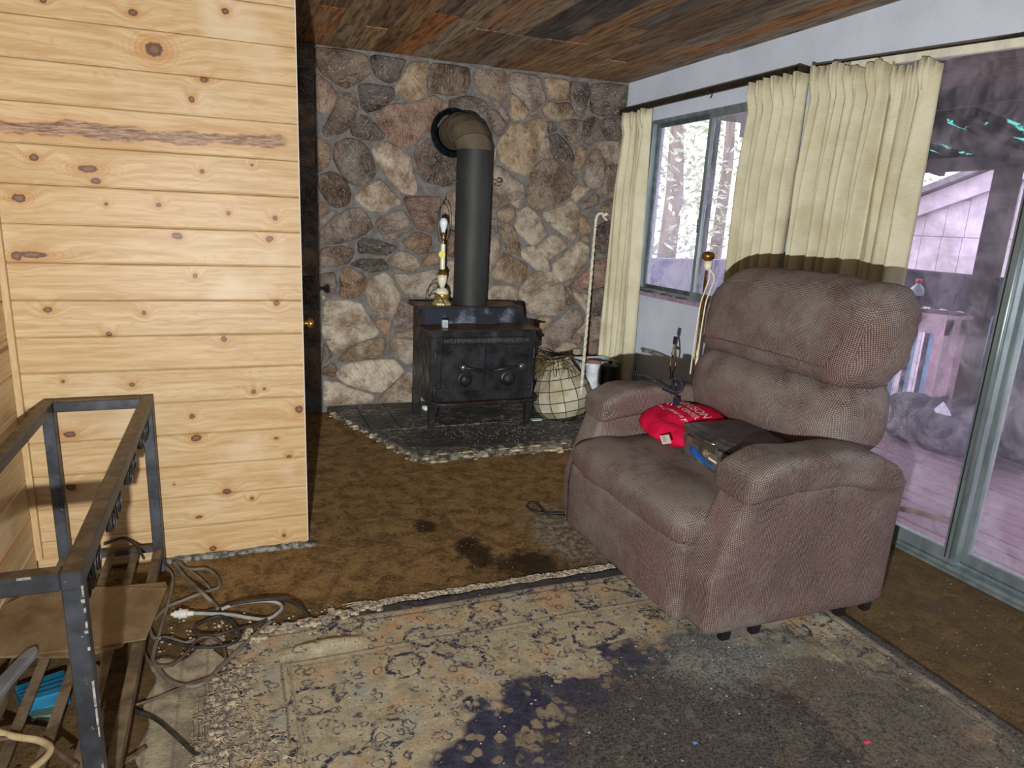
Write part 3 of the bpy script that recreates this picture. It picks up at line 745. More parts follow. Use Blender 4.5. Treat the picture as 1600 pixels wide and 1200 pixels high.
# patio roof
ry = [(XR+.13, 2.40), (5.75, 2.0)]
roof = thing('patio_roof', (4.2, 2.0, 2.0), 'dark patio roof with gaps of translucent green sheet over the deck', 'roof')
M_RAFT = simple('dark_roof_timber', (74, 66, 70), (54, 48, 52), 8, .9)
for i in range(11):
    y = -2.6+i*.70
    obj('rafter', MB().bar((ry[0][0], y, ry[0][1]-.02), (ry[1][0], y, ry[1][1]-.02), .045, .12), M_RAFT, roof)
obj('beam', MB().box((5.40, -3, 1.93), (5.50, 4.6, 2.03)), M_RAFT, roof)
obj('eave_board', MB().box((XR+.13, -3, 2.22), (XR+.18, 4.6, 2.42)), M_RAFT, roof)
M_SOF = simple('brown_soffit', (104, 86, 76), (82, 68, 60), 6, .85, stretch=(8, 1, 1))
for i in range(5): obj('soffit_board', MB().box((XR+.185+i*.135, -3, 2.205+.001*(i % 2)), (XR+.315+i*.135, 4.6, 2.222)), M_SOF, roof)
obj('fascia', MB().box((3.735, -3, 2.10), (3.775, 4.6, 2.225)), simple('black_fascia', (44, 42, 46), (34, 32, 36), 8, .8), roof)
def m_greensheet():
    t = NT('green_corrugated_sheet'); p = t.pos()
    tl = t.nd('ShaderNodeBsdfTranslucent'); t.put(tl.inputs[0], (74, 164, 146))
    df = t.nd('ShaderNodeBsdfDiffuse'); t.put(df.inputs[0], (40, 38, 42))
    f = t.rng(t.noise(t.vm('MULTIPLY', p, (1.1, 3.4, 1)), 1.5, 8, .72, .3), .555, .58)
    m = t.nd('ShaderNodeMixShader'); t.put(m.inputs[0], f); t.t.links.new(df.outputs[0], m.inputs[1]); t.t.links.new(tl.outputs[0], m.inputs[2])
    t.t.links.new(m.outputs[0], t.out.inputs[0]); return t.m
def corr(u, v):
    x = ry[0][0]+(ry[1][0]-ry[0][0])*v; return (x, -3+7.6*u, ry[0][1]+(ry[1][1]-ry[0][1])*v+.05+.012*math.sin(u*7.6/.075*math.pi*2))
obj('corrugated_sheet', MB().grid(corr, 600, 2), m_greensheet(), roof, True)
post_y = onX(1572, 300, 5.40).y
obj('patio_post', MB().box((5.31, post_y-.10, DKZ), (5.39, post_y+.06, 1.93)), M_RAFT, label='dark timber post at the deck edge', cat='post')
# neighbour building with board siding
bl = thing('neighbour_building', (9.2, 7, -1.2), 'white sided neighbouring building with a sloping roof edge', 'building')
M_SID = simple('white_siding', (190, 178, 194), (172, 160, 178), 4, .85)
a, b = onX(1430, 338, 9), onX(1580, 285, 9)
sl = (b.z-a.z)/(b.y-a.y)
def zr_(y): return a.z+sl*(y-a.y)
first = None
for i in range(18):
    y = 5.0+.29*i
    obj('siding_panel', MB().box((9.02, y, 1.43), (9.06, y+.282, zr_(y+.14))), M_SID, bl)
    if first is None: first = obj('siding_panel', MB().box((9.0, y, -1.2), (9.06, y+.282, 1.42)), M_SID, bl, org=(9, y, 0))
    else: copyobj(first, bl, first.location+Vector((0, .29*i, 0)))
obj('wall', MB().prism([(4.6, -1.2), (10.4, -1.2), (10.4, zr_(10.4)), (4.6, zr_(4.6))], 9.06, 11.5, 0), M_SID, bl)
obj('barge_board', MB().bar((8.95, 4.4, zr_(4.4)+.10), (8.95, 10.6, zr_(10.6)+.10), .05, .24), M_SID, bl)
obj('roof', MB().bar((10.2, 4.3, zr_(4.3)+.28), (10.2, 10.7, zr_(10.7)+.28), 2.8, .08), simple('grey_roofing', (128, 122, 136), (106, 100, 112), 12, .9), bl)
# table with things on it
tb = thing('patio_table', (4.95, 3.9, DKZ), 'faded pink wooden table on the deck', 'table')
M_PINK = simple('faded_pink_wood', (206, 172, 190), (176, 142, 160), 9, .85)
ty0 = onX(1500, 500, 5.08).y; tz = onX(1500, 496, 5.0).z
for i in range(2): obj('slat', MB().box((4.93+i*.14, ty0-.01, tz-.025), (5.065+i*.14, 4.7, tz)), M_PINK, tb)
obj('apron', MB().box((4.94, ty0, tz-.145), (4.97, 4.68, tz-.026)), M_PINK, tb)
obj('apron', MB().box((5.14, ty0, tz-.145), (5.17, 4.68, tz-.026)), M_PINK, tb)
obj('apron', MB().box((4.97, ty0, tz-.145), (5.14, ty0+.03, tz-.026)), M_PINK, tb)
for x in (4.945, 5.10):
    for y in (ty0, 4.62): obj('leg', MB().box((x, y, DKZ), (x+.075, y+.075, tz-.026)), M_PINK, tb)
bp = onX(1427, 486, 5.0)
bt = thing('bottle', (5.0, bp.y, tz), 'clear plastic bottle with red cap on the patio table', 'bottle')
M_CLEAR = simple('hazy_plastic', (222, 218, 232), (190, 188, 204), 10, .25)
obj('body', MB().lathe((5.0, bp.y, tz+.0015), [(.045, 0), (.05, .01), (.05, .15), (.044, .175), (.02, .20), (.018, .215)], 16), M_CLEAR, bt, True)
obj('label', MB().lathe((5.0, bp.y, tz+.03), [(.0508, 0), (.0508, .09)], 16), simple('dim_label', (120, 112, 130), (84, 80, 98), 20, .7), bt)
obj('cap', MB().lathe((5.0, bp.y, tz+.214), [(.022, 0), (.022, .028), (.018, .030)], 14), simple('red_cap', (214, 92, 112), rough=.5), bt, True)
obj('plastic_tub', MB().lathe((5.0, bp.y+.14, tz+.0015), [(.04, 0), (.05, .14), (.047, .14), (.04, .01)], 18), M_CLEAR, smooth=True, label='white plastic tub beside the bottle on the patio table', cat='tub')
m = MB()
for i in range(6):
    y = ty0+.03+i*.04; m.rbox((5.06+random.uniform(-.04, .05), y, tz+.012), (.05, .03, .011), .006, 2)
obj('dry_leaf_litter', m, simple('dead_leaf', (112, 92, 96), (80, 66, 72), 20, .9), kind='stuff', label='dry leaf litter on the patio table top', cat='litter')
M_BAG = simple('dark_bag', (52, 50, 66), (86, 84, 106), 9, .6, bump=.6, bscale=14)
gp = onZ(1472, 672, DKZ)
obj('rubbish_bag', MB().rbox((4.86, onX(1470, 655, 4.86).y-.02, DKZ+.17), (.22, .34, .17), .13, 8, lambda u, v, w_, p: p+Vector((.02*math.sin(p.y*20), .03*math.sin(p.z*25+p.x*9), .04*math.sin(p.y*13+p.x*17)*(w_ > 0)))), M_BAG, smooth=True, label='slumped dark rubbish bag under the patio table', cat='bag')
pw = onX(1475, 640, 4.64)
obj('paper_scrap', MB().add([(4.64, pw.y-.06, pw.z-.03), (4.64, pw.y+.09, pw.z-.04), (4.66, pw.y+.03, pw.z+.05), (4.655, pw.y-.03, pw.z-.0), (4.67, pw.y+.02, pw.z-.05)], [(0, 1, 2), (0, 2, 3), (0, 4, 1), (1, 4, 2), (2, 4, 3), (3, 4, 0)]), simple('white_paper', (232, 226, 244), rough=.8), label='crumpled white scrap on top of the dark bag', cat='paper')
s0, s1 = onZ(1380, 786, DKZ+.012), onZ(1486, 814, DKZ+.012)
obj('wooden_stick', MB().bar(s0, s1, .022, .022), simple('brown_stick', (120, 92, 60), (92, 68, 42), 14, .8), label='brown wooden stick lying on the deck outside the door', cat='stick')
ty_ = onX(1553, 560, 5.2).y
obj('teal_block', MB().rbox((5.2, ty_-.45, .55), (.16, .45, .65), .06, 8, lambda u, v, w_, p: p+Vector((.015*math.sin(p.y*14+p.z*3), 0, .01*math.sin(p.y*9)))), simple('dark_teal', (34, 58, 62), (22, 40, 46), 6, .6, bump=.4, bscale=12), smooth=True, label='dark teal tarp standing by the deck railing', cat='block')  # rounded block filling the dark teal area right of the door stile
# trees beyond the deck
def m_leaf(c1, c2):
    t = NT('foliage'); rp = t.pos(); col = t.mix(t.rng(t.noise(rp, 2.2, 4), .35, .65), c1, c2); t.put(t.b.inputs['Transmission Weight'], 0.0)
    return t.fin(col, .8, 0, .1)
LEAF = [m_leaf((212, 220, 200), (176, 190, 156)), m_leaf((200, 210, 190), (156, 176, 138))]
M_BARK = simple('tree_bark', (150, 138, 128), (110, 98, 90), 8, .95, stretch=(1, 1, .2))
def tree(name, label, x, y, h, rad, n, seed, kind):
    rnd = random.Random(seed); r = thing(name, (x, y, -1.2), label, 'tree', 'trees beyond the deck')
    obj('trunk', MB().tube([(x, y, -1.2), (x+.1, y, h*.4), (x-.05, y+.1, h)], [.16, .12, .03], 8), M_BARK, r, True)
    m = MB()
    for i in range(n):
        a = rnd.uniform(0, 6.28); v = rnd.uniform(.0, 1); rr = rad*(1-v*.75)*math.sqrt(rnd.random()); z = -.4+v*(h+.2)
        c = Vector((x+rr*math.cos(a), y+rr*math.sin(a), z)); s = rnd.uniform(.04, .10)
        u = Vector((rnd.uniform(-1, 1), rnd.uniform(-1, 1), rnd.uniform(-.7, .3))).normalized()*s; w_ = u.cross(Vector((rnd.uniform(-1, 1), rnd.uniform(-1, 1), 1))).normalized()*s*.4
        m.add([c-u, c+w_, c+u, c-w_], [(0, 1, 2, 3)])
    obj('foliage', m, LEAF[kind], r, kind='stuff'); return r
tree('conifer_tree', 'pale conifer nearest the end railing behind the window', 5.6, 8.2, 4.6, 1.2, 1860, 1, 0)
tree('conifer_tree', 'tall hazy conifer seen through the left window pane', 6.6, 12.0, 7.5, 1.5, 2400, 2, 1)
tree('conifer_tree', 'hazy conifer behind the window mullion', 10.4, 13.2, 7.0, 1.5, 2700, 3, 0)
tree('conifer_tree', 'dark conifer above the neighbouring roof', 16.5, 12.0, 8.0, 2.6, 2600, 4, 1)
tree('conifer_tree', 'conifer at the right of the neighbouring building', 13.0, 1.8, 7.0, 2.0, 2200, 5, 1)

# ================================================================== WOOD STOVE AND FLUE
def m_iron():
    t = NT('black_stove_iron'); p = t.pos()
    col = t.mix(t.rng(t.noise(p, 9, 5, .65), .35, .7), (30, 31, 34), (52, 54, 60))
    col = t.mix(t.rng(t.noise(p, 3.5, 4), .58, .74, 0, .5), col, (88, 92, 102))
    up = t.rng(t.xyz(t.nor())[2], .5, .95)
    rust = t.mix(t.rng(t.noise(t.vm('MULTIPLY', p, (3, 9, 1)), 7, 5, .7), .38, .62), (62, 50, 40), (112, 70, 38))
    col = t.mix(t.math('MULTIPLY', up, .9), col, rust)
    col = t.mix(t.math('MULTIPLY', up, t.rng(t.noise(p, 40, 4, .7), .55, .68)), col, (156, 144, 124))
    t.bump(t.noise(p, 90, 3), .15, .003); return t.fin(col, t.rng(t.noise(p, 12, 3), .3, .7, .32, .6), .35)
M_IRON = m_iron()
M_IRONP = simple('flue_pipe_black', (48, 52, 50), (34, 36, 36), 6, .62, .1, stretch=(1, 1, .4))
M_COLLAR = simple('teal_black_collar', (30, 44, 50), (16, 20, 24), 16, .3, .6)
M_NICKEL = simple('nickel_knob', (170, 160, 152), (120, 110, 102), 40, .3, .85)
FX0, FX1, FY, BY = 1.165, 1.895, 4.13, 4.60
st = thing('wood_stove', (1.53, 4.36, HZ), 'black iron two-door wood stove standing on the slate hearth', 'stove')
m = MB(); m.prism([(FY, .21), (FY, .70), (4.33, .70), (4.37, .815), (BY, .815), (BY, .21)], FX0, FX1, 0)
obj('body', m, M_IRON, st, bevel=.004)
obj('lower_top_plate', MB().box((FX0-.035, FY-.045, .700), (FX1+.02, 4.335, .712)), M_IRON, st, bevel=.002)
obj('upper_top_plate', MB().box((FX0-.035, 4.355, .816), (FX1-.01, BY+.03, .828)), M_IRON, st, bevel=.002)
obj('smoke_shelf', MB().prism([(4.335, .713), (4.36, .815), (4.375, .815), (4.35, .713)], FX0+.015, FX1-.07, 0), simple('heat_blued_iron', (46, 52, 64), (150, 160, 178), 5, .4, .5, lo=.5, hi=.72), st)
for x in (FX0, FX1-.045):
    for y in (FY, BY-.05):
        m = MB(); s = .045
        m.add([(x, y, HZ), (x+s*.7, y, HZ), (x+s*.7, y+s*.7, HZ), (x, y+s*.7, HZ), (x-.006, y-.004, .225), (x+s+.01, y-.004, .225), (x+s+.01, y+s, .225), (x-.006, y+s, .225)], [(0,3,2,1),(4,5,6,7),(0,1,5,4),(1,2,6,5),(2,3,7,6),(3,0,4,7)])
        obj('leg', m, M_IRON, st)
hood = [(1.205, .662), (1.845, .658), (1.86, .628), (1.83, .615), (1.23, .618), (1.20, .63)]
hd = obj('door_hood', MB().prism(hood, FY-.028, FY, 1), M_IRON, st, bevel=.003)
m = MB()
for i in range(34):
    x = 1.245+i*.0172; h = random.uniform(.008, .014); zc = .642-.00007*i
    k = i % 4
    if k == 0: m.box((x, FY-.032, zc-h), (x+.004, FY-.0275, zc+h)); m.box((x+.004, FY-.032, zc-.002), (x+.011, FY-.0275, zc+.002))
    elif k == 1: m.box((x, FY-.032, zc-h), (x+.004, FY-.0275, zc+h)); m.box((x+.008, FY-.032, zc-h), (x+.012, FY-.0275, zc+h))
    elif k == 2: m.box((x, FY-.032, zc+h-.004), (x+.012, FY-.0275, zc+h)); m.box((x+.004, FY-.032, zc-h), (x+.008, FY-.0275, zc+h-.004))
    else: m.box((x, FY-.032, zc-h), (x+.012, FY-.0275, zc-h+.004)); m.box((x, FY-.032, zc-h+.004), (x+.004, FY-.0275, zc+h))
obj('raised_lettering', m, simple('worn_lettering', (96, 96, 96), rough=.5, metal=.4), hd)
for sx, (x0, x1) in ((-1, (1.232, 1.530)), (1, (1.540, 1.838))):
    dr_ = obj('stove_door', MB().box((x0, FY-.016, .298), (x1, FY, .606)), M_IRON, st, bevel=.003)
    kx = 1.365 if sx < 0 else 1.771; hx = 1.494 if sx < 0 else 1.584; kz = .474 if sx < 0 else .468
    obj('handle', MB().tube([(hx, FY-.02, .441), (hx, FY-.045, .441), (kx, FY-.055, kz)], [.013, .012, .009], 8), M_IRON, dr_, True)
    obj('knob', MB().sphere((kx, FY-.058, kz), .024, 14), M_NICKEL, dr_, True)
    dx = 1.394 if sx < 0 else 1.697; dz = .383 if sx < 0 else .379
    obj('air_damper', MB().lathe((dx, FY-.016, dz), [(.053, 0), (.053, .006), (.046, .012), (.040, .013), (.040, .02), (.03, .032), (.014, .038)], 22, (0, -1, 0)), M_IRON, dr_, True, autos=40)
    xo = 1.19 if sx < 0 else 1.875
    for hz in (.55, .318):
        obj('hinge', MB().bar((xo, FY-.02, hz-.005), (xo+sx*-.12, FY-.02, hz+.012), .018, .022).tube([(xo, FY-.02, hz-.035), (xo, FY-.02, hz+.03)], .011, 8), M_IRON, dr_)
m = MB(); pts = [(1.165, FY), (1.895, FY), (1.895, FY-.05), (1.83, FY-.105), (1.25, FY-.105), (1.165, FY-.05)]
ash = obj('ash_shelf', MB().prism(pts, .222, .236), M_IRON, st)
obj('shelf_rim', MB().tube(catmull([(1.168, FY, .241), (1.168, FY-.05, .241), (1.25, FY-.107, .241), (1.53, FY-.107, .241), (1.83, FY-.107, .241), (1.892, FY-.05, .241), (1.892, FY, .241)], 5), .011, 8), M_IRON, ash, True)
obj('side_latch', MB().box((FX1+.001, FY+.02, .54), (FX1+.03, FY+.035, .64)).box((FX1+.001, FY+.015, .60), (FX1+.045, FY+.04, .62)), M_IRON, st)
PX, PY, PR = 1.535, 4.485, .118
fl = thing('flue_pipe', (PX, PY, .83), 'black sheet metal flue pipe rising from stove into the stone wall', 'pipe')
obj('lower_pipe', MB().lathe((PX, PY, .829), [(PR*.98, 0), (PR*.98, .34)], 32), M_IRONP, fl, True, autos=40)
obj('upper_pipe', MB().lathe((PX, PY, 1.165), [(PR, 0), (PR, .675)], 32), M_IRONP, fl, True, autos=40)
def seg(c, t, r): return c, t, r
cx_ = PX-.05; ez = 1.838; R = .185
segs = []
for k in range(5):
    a = math.pi/2*k/4
    segs.append((Vector((PX+(cx_-PX)*math.sin(a)*.8, PY+R*(1-math.cos(a)), ez+R*math.sin(a)*.74)), a))
for k in range(4):
    (c0, a0), (c1, a1) = segs[k], segs[k+1]; am = (a0+a1)/2
    m = MB(); rr = PR+.004*(k % 2)
    def ring(c, an):
        ny, nz = math.sin(an), math.cos(an)                       # axis direction in the yz plane
        return [(c.x+rr*math.cos(t), c.y+rr*math.sin(t)*nz, c.z-rr*math.sin(t)*ny) for t in [2*math.pi*j/28 for j in range(28)]]
    v = ring(c0, a0)+ring(c1, a1); m.add(v, [(j, (j+1) % 28, 28+(j+1) % 28, 28+j) for j in range(28)])
    obj('elbow_segment', m, simple('dusty_elbow', (104, 94, 76), (82, 74, 60), 9, .6, .15) if k == 0 else bpy.data.materials['dusty_elbow'], fl, True, autos=40)
ec = segs[-1][0]
obj('thimble', MB().lathe((ec.x, ec.y, ec.z), [(PR-.004, 0), (PR-.004, YS-ec.y-.012)], 32, (0, 1, 0)), bpy.data.materials['dusty_elbow'], fl, True, autos=40)
obj('wall_collar', MB().lathe((ec.x-.005, YS-.03, ec.z), [(.165, .0), (.163, -.012), (.150, -.022), (.146, -.016), (.132, -.03), (.126, -.022), (.124, .0)], 36, (0, 1, 0)), M_COLLAR, fl, True, autos=40)
dz_ = onY(770, 287, PY).z
obj('damper_rod', MB().tube([(PX-PR-.03, PY-.03, dz_), (PX+PR+.03, PY-.03, dz_)], .004, 6).tube(catmull([(PX+PR+.03, PY-.03, dz_+.012), (PX+PR+.055, PY-.03, dz_+.008), (PX+PR+.06, PY-.03, dz_-.01), (PX+PR+.03, PY-.03, dz_-.012)], 4), .006, 6), M_NICKEL, fl, True)
obj('seam_band', MB().lathe((PX, PY, 1.158), [(PR+.003, 0), (PR+.003, .012)], 32), M_IRONP, fl, True, autos=40)
obj('seam_band', MB().lathe((PX, PY, 1.735), [(PR+.003, 0), (PR+.003, .010)], 32), M_IRONP, fl, True, autos=40)
cp = onY(694, 513, 4.20)
cu = obj('plastic_cube', MB().rbox((cp.x, 4.19, .7135+.026), (.019, .019, .026), .005, 3), simple('clear_plastic', (206, 214, 224), (160, 170, 184), 40, .2), smooth=True, label='small clear plastic cube on the front ledge of the stove', cat='cube')

# ---- candlestick lamp on the stove
LX, LY, LZ = onY(690, 478, 4.46).x, 4.46, .829
M_CREAM = simple('cream_ceramic', (236, 230, 208), (222, 214, 190), 20, .3)
M_BRASS = simple('aged_brass', (168, 132, 70), (112, 84, 42), 30, .35, .8)
lp = thing('table_lamp', (LX, LY, LZ), 'cream and brass candlestick lamp without shade on the stove', 'lamp')
obj('foot', MB().lathe((LX, LY, LZ), [(.068, 0), (.066, .012), (.05, .03), (.046, .036)], 8), simple('marbled_gold', (198, 184, 130), (108, 104, 74), 60, .45, .2), lp)
obj('band', MB().lathe((LX, LY, LZ+.036), [(.047, 0), (.05, .004), (.05, .032), (.044, .036)], 20), simple('gold_band', (216, 190, 96), (150, 118, 50), 70, .35, .7), lp, True, autos=40)
obj('lower_bowl', MB().lathe((LX, LY, LZ+.072), [(.045, 0), (.047, .012), (.036, .032), (.018, .044)], 22), M_CREAM, lp, True)
obj('urn', MB().lathe((LX, LY, LZ+.114), [(.014, 0), (.022, .02), (.031, .05), (.034, .085)], 22), M_CREAM, lp, True)
obj('collar', MB().lathe((LX, LY, LZ+.199), [(.037, 0), (.037, .006), (.029, .016), (.026, .024), (.019, .034), (.016, .038)], 22), M_BRASS, lp, True, autos=50)
obj('candle_tube', MB().lathe((LX, LY, LZ+.237), [(.0165, 0), (.0165, .165)], 18), M_CREAM, lp, True, autos=40)
obj('sticker', MB().lathe((LX-.010, LY-.014, LZ+.335), [(.022, 0), (.022, .002)], 18, (-.35, -1, 0)), simple('yellow_sticker', (226, 220, 96), rough=.6), lp)
obj('socket', MB().lathe((LX, LY, LZ+.402), [(.008, 0), (.008, .02), (.013, .024), (.015, .04), (.015, .072), (.012, .076)], 18), M_BRASS, lp, True, autos=50)
obj('bulb', MB().lathe((LX, LY, LZ+.478), [(.013, 0), (.014, .015), (.022, .035), (.027, .055), (.027, .07), (.020, .086), (.008, .094)], 22), simple('white_bulb', (232, 238, 246), rough=.25), lp, True)
hp = [(-.016, .415), (-.030, .43), (-.040, .50), (-.036, .60), (-.016, .655), (0, .662), (.016, .655), (.036, .60), (.040, .50), (.030, .43), (.016, .415)]
obj('harp', MB().tube(catmull([(LX+a, LY, LZ+b) for a, b in hp], 5), .0025, 6).tube([(LX, LY, LZ+.66), (LX, LY, LZ+.682)], .004, 6), simple('dark_wire', (40, 36, 30), rough=.4, metal=.6), lp, True)
obj('cord', MB().tube(catmull([(LX-.02, LY-.02, LZ+.11), (LX-.06, LY-.03, LZ+.15), (LX-.11, LY-.03, LZ+.10), (LX-.115, LY-.035, LZ+.035), (LX-.08, LY-.05, LZ+.08), (LX-.03, LY-.06, LZ+.06), (LX+.0, LY-.075, LZ+.008)], 6), .003, 6), simple('black_cord', (22, 22, 22), rough=.6), lp, True)

# ---- capiz shell lampshade lying by the hearth
SX, SY = 2.205, 4.235
cz = thing('capiz_lampshade', (SX, SY, HZ), 'capiz shell lampshade with dry straw in its neck beside the stove', 'lampshade')
tilt = Matrix.Rotation(math.radians(-9), 3, 'Y') @ Matrix.Rotation(math.radians(-10), 3, 'X')
prof = [(.150, 0.0), (.196, .05), (.212, .12), (.196, .20), (.160, .275), (.120, .345), (.098, .395), (.104, .415)]
NP = 13
def cpt(r, h, a): return Vector((SX, SY, HZ+.016)) + tilt @ Vector((r*math.cos(a), r*math.sin(a), h))
t = NT('capiz_shell'); p = t.pos()
cc = t.mix(t.rng(t.noise(p, 9, 4), .35, .65), (172, 166, 138), (206, 202, 184)); cc = t.mix(t.math('MULTIPLY', t.info('Random'), .5), cc, (140, 132, 100))
t.bump(t.noise(p, 22, 3), .25, .01); M_CAPIZ = t.fin(cc, .22, 0, .6)
for i in range(len(prof)-1):
    for k in range(NP):
        a0, a1 = 2*math.pi*k/NP+.012, 2*math.pi*(k+1)/NP-.012
        (r0, h0), (r1, h1) = prof[i], prof[i+1]
        q = [cpt(r0, h0+.003, a0), cpt(r0, h0+.003, a1), cpt(r1, h1-.003, a1), cpt(r1, h1-.003, a0)]
        q2 = [cpt(r0-.004, h0+.003, a0), cpt(r0-.004, h0+.003, a1), cpt(r1-.004, h1-.003, a1), cpt(r1-.004, h1-.003, a0)]
        obj('pane', MB().add(q+q2, [(0,1,2,3),(7,6,5,4),(0,4,5,1),(1,5,6,2),(2,6,7,3),(3,7,4,0)]), M_CAPIZ, cz)
m = MB()
for r, h in prof: m.tube([cpt(r+.001, h, 2*math.pi*k/32) for k in range(32)], .0020, 5, closed=True)
for k in range(NP): m.tube(catmull([cpt(r+.001, h, 2*math.pi*k/NP) for r, h in prof], 2), .0020, 5)
obj('lead_frame', m, simple('dark_brass_wire', (62, 54, 36), rough=.5, metal=.5), cz, True)
m = MB(); rnd = random.Random(5)
for i in range(130):
    a = rnd.uniform(1.9, 5.2); b = cpt(rnd.uniform(.02, .11), .395+rnd.uniform(-.03, .03), a)
    L = rnd.uniform(.06, .2); dr2 = Vector((math.cos(a), math.sin(a), rnd.uniform(-.4, .6)))
    pts = [b]
    for s in range(4): dr2 = (dr2+Vector((rnd.uniform(-.5, .4), rnd.uniform(-.5, .3), rnd.uniform(-.75, .35)))).normalized(); pts.append(pts[-1]+dr2*L/4)
    m.tube(pts, .0022, 4)
obj('straw', m, simple('dry_straw', (128, 106, 62), (70, 58, 34), 30, .8), cz, kind='stuff', label='tangle of dry straw and wire')
# ---- twisted white rope rod leaning on the stone wall
b0 = Vector((2.10, 3.98, HZ+.27)); 
p_top = onY(931, 345, YS-.10); p_low = onY(908, 612, 4.085)
dn = (p_low-p_top).normalized(); base = p_low+dn*.02
tip = onY(943, 338, YS-.085)
rp = thing('rope_rod', tuple(base), 'white twisted rope rod with frayed hooked top leaning on stone wall', 'rod')
path = catmull([base, base.lerp(p_top, .3), base.lerp(p_top, .6), base.lerp(p_top, .92), p_top+Vector((.008, 0, .035)), tip+Vector((-.01, 0, .02)), tip], 14)
for ph in range(3):
    pts = []
    for i, q in enumerate(path):
        tq = (path[min(i+1, len(path)-1)]-path[max(i-1, 0)]).normalized(); u = tq.cross(Vector((0, 1, 0))).normalized(); v_ = tq.cross(u)
        an = i*1.15+ph*2.094; pts.append(q+(u*math.cos(an)+v_*math.sin(an))*.006)
    obj('strand', MB().tube(pts, .0068, 6), simple('white_rope', (226, 222, 206), (190, 184, 164), 40, .8) if ph == 0 else bpy.data.materials['white_rope'], rp, True)
m = MB()
for i in range(7): m.tube([tip, tip+Vector((random.uniform(.0, .05), -.01+random.uniform(-.01, .01), random.uniform(-.035, .03)))], [.006, .008], 6)
obj('frayed_end', m, bpy.data.materials['white_rope'], rp, True)

# ================================================================== RECLINER
def m_fabric():
    t = NT('dusty_woven_upholstery'); u = t.uv(); p = t.pos()
    rot = t.nd('ShaderNodeVectorRotate'); rot.rotation_type = 'Z_AXIS'; t.put(rot.inputs['Vector'], u); rot.inputs['Angle'].default_value = math.radians(38)
    ux, uy, _ = t.xyz(rot.outputs[0]); K = 2*math.pi/.0088
    lat = t.math('MULTIPLY', t.math('SINE', t.math('MULTIPLY', ux, K)), t.math('SINE', t.math('MULTIPLY', uy, K*.8)))
    lat = t.math('ADD', lat, t.rng(t.noise(p, 160, 3), 0, 1, -.5, .5))
    base = t.mix(t.rng(t.noise(p, 4.5, 5, .6), .35, .65), (150, 118, 116), (126, 104, 104))
    col = t.mix(t.rng(lat, -.3, .85), t.mix(1.0, base, (160, 156, 156), 'MULTIPLY'), t.mix(.5, base, (190, 170, 160)))
    up = t.rng(t.xyz(t.nor())[2], -.1, .95)
    d1 = t.rng(t.noise(p, 7, 7, .72), .34, .60)
    dust = t.math('ADD', t.math('MULTIPLY', t.math('MULTIPLY', up, d1), .85), t.rng(t.noise(p, 3.4, 7, .72), .42, .70, 0, .70))
    col = t.mix(t.math('MINIMUM', dust, .85), col, t.mix(t.rng(lat, -.3, .8), (130, 125, 120), (172, 166, 158)))
    col = t.mix(t.rng(t.noise(p, 2.6, 3), .62, .76, 0, .22), col, (176, 132, 92))
    t.bump(lat, .55, .004); return t.fin(col, .95, 0, .12)
M_FAB = m_fabric()
rc = thing('recliner_chair', (1.85, 2.18, 0), 'wide dusty brown upholstered recliner armchair facing the stove side', 'armchair')
CY0, CY1 = 1.63, 2.73
sn = math.sin
def crinkle(p, k=1.0): return .004*k*(sn(p.x*31+p.z*17)+sn(p.y*23+p.z*29)+sn(p.x*13-p.y*19))
# footrest / front panel
obj('footrest_panel', MB().rbox((1.455, 2.19, .200), (.055, .435, .152), .030, 10, lambda u, v, w_, p: p+Vector((-.012*(1-v*v)*(1-w_*w_)+crinkle(p, .5), 0, 0))), M_FAB, rc, True, uv=True)
# seat cushion, rolled front
obj('seat_cushion', MB().rbox((1.735, 2.19, .398), (.345, .438, .078), .070, 14, lambda u, v, w_, p: p+Vector((crinkle(p, .6), 0, (.020*(1-u*u)*(1-v*v) if w_ > 0 else 0)+crinkle(p)+(-.020*max(0, -u-.55)/.45)))), M_FAB, rc, True, uv=True)
obj('inner_frame', MB().box((1.50, 1.80, .07), (2.22, 2.58, .36)), simple('black_lining', (20, 18, 18), rough=.95), rc)
# arms: slab body plus padded top that rolls over the front
for sgn, (y0, y1) in ((-1, (CY0, CY0+.155)), (1, (CY1-.155, CY1))):
    yc = (y0+y1)/2
    def arm(u, v, w_, p, s=sgn):
        x = p.x
        if w_ > -.1 and u < 0: x += .11*((w_+.1)/1.1)*(-u)           # front edge leans back towards the top
        return (x+crinkle(p, .5), p.y+s*.010*max(0, w_)+crinkle(p, .5), p.z)
    obj('arm_panel', MB().rbox((1.84, yc, .324), (.405, (y1-y0)/2, .256), .022, 12, arm), M_FAB, rc, True, uv=True)
    def pad(u, v, w_, p, s=sgn):
        z = p.z+.022*(1-u*u)*(w_ > 0)-.05*max(0, u-.35)/.65-.035*max(0, -u-.70)/.30
        return (p.x+crinkle(p), p.y*(1+.10*(u < -.4)*0)+s*.012+crinkle(p), z+crinkle(p, .7))
    obj('arm_pad', MB().rbox((1.865, yc+(-sgn)*.008, .615), (.345, (y1-y0)/2+.020, .058), .034, 12, pad), M_FAB, rc, True, uv=True)
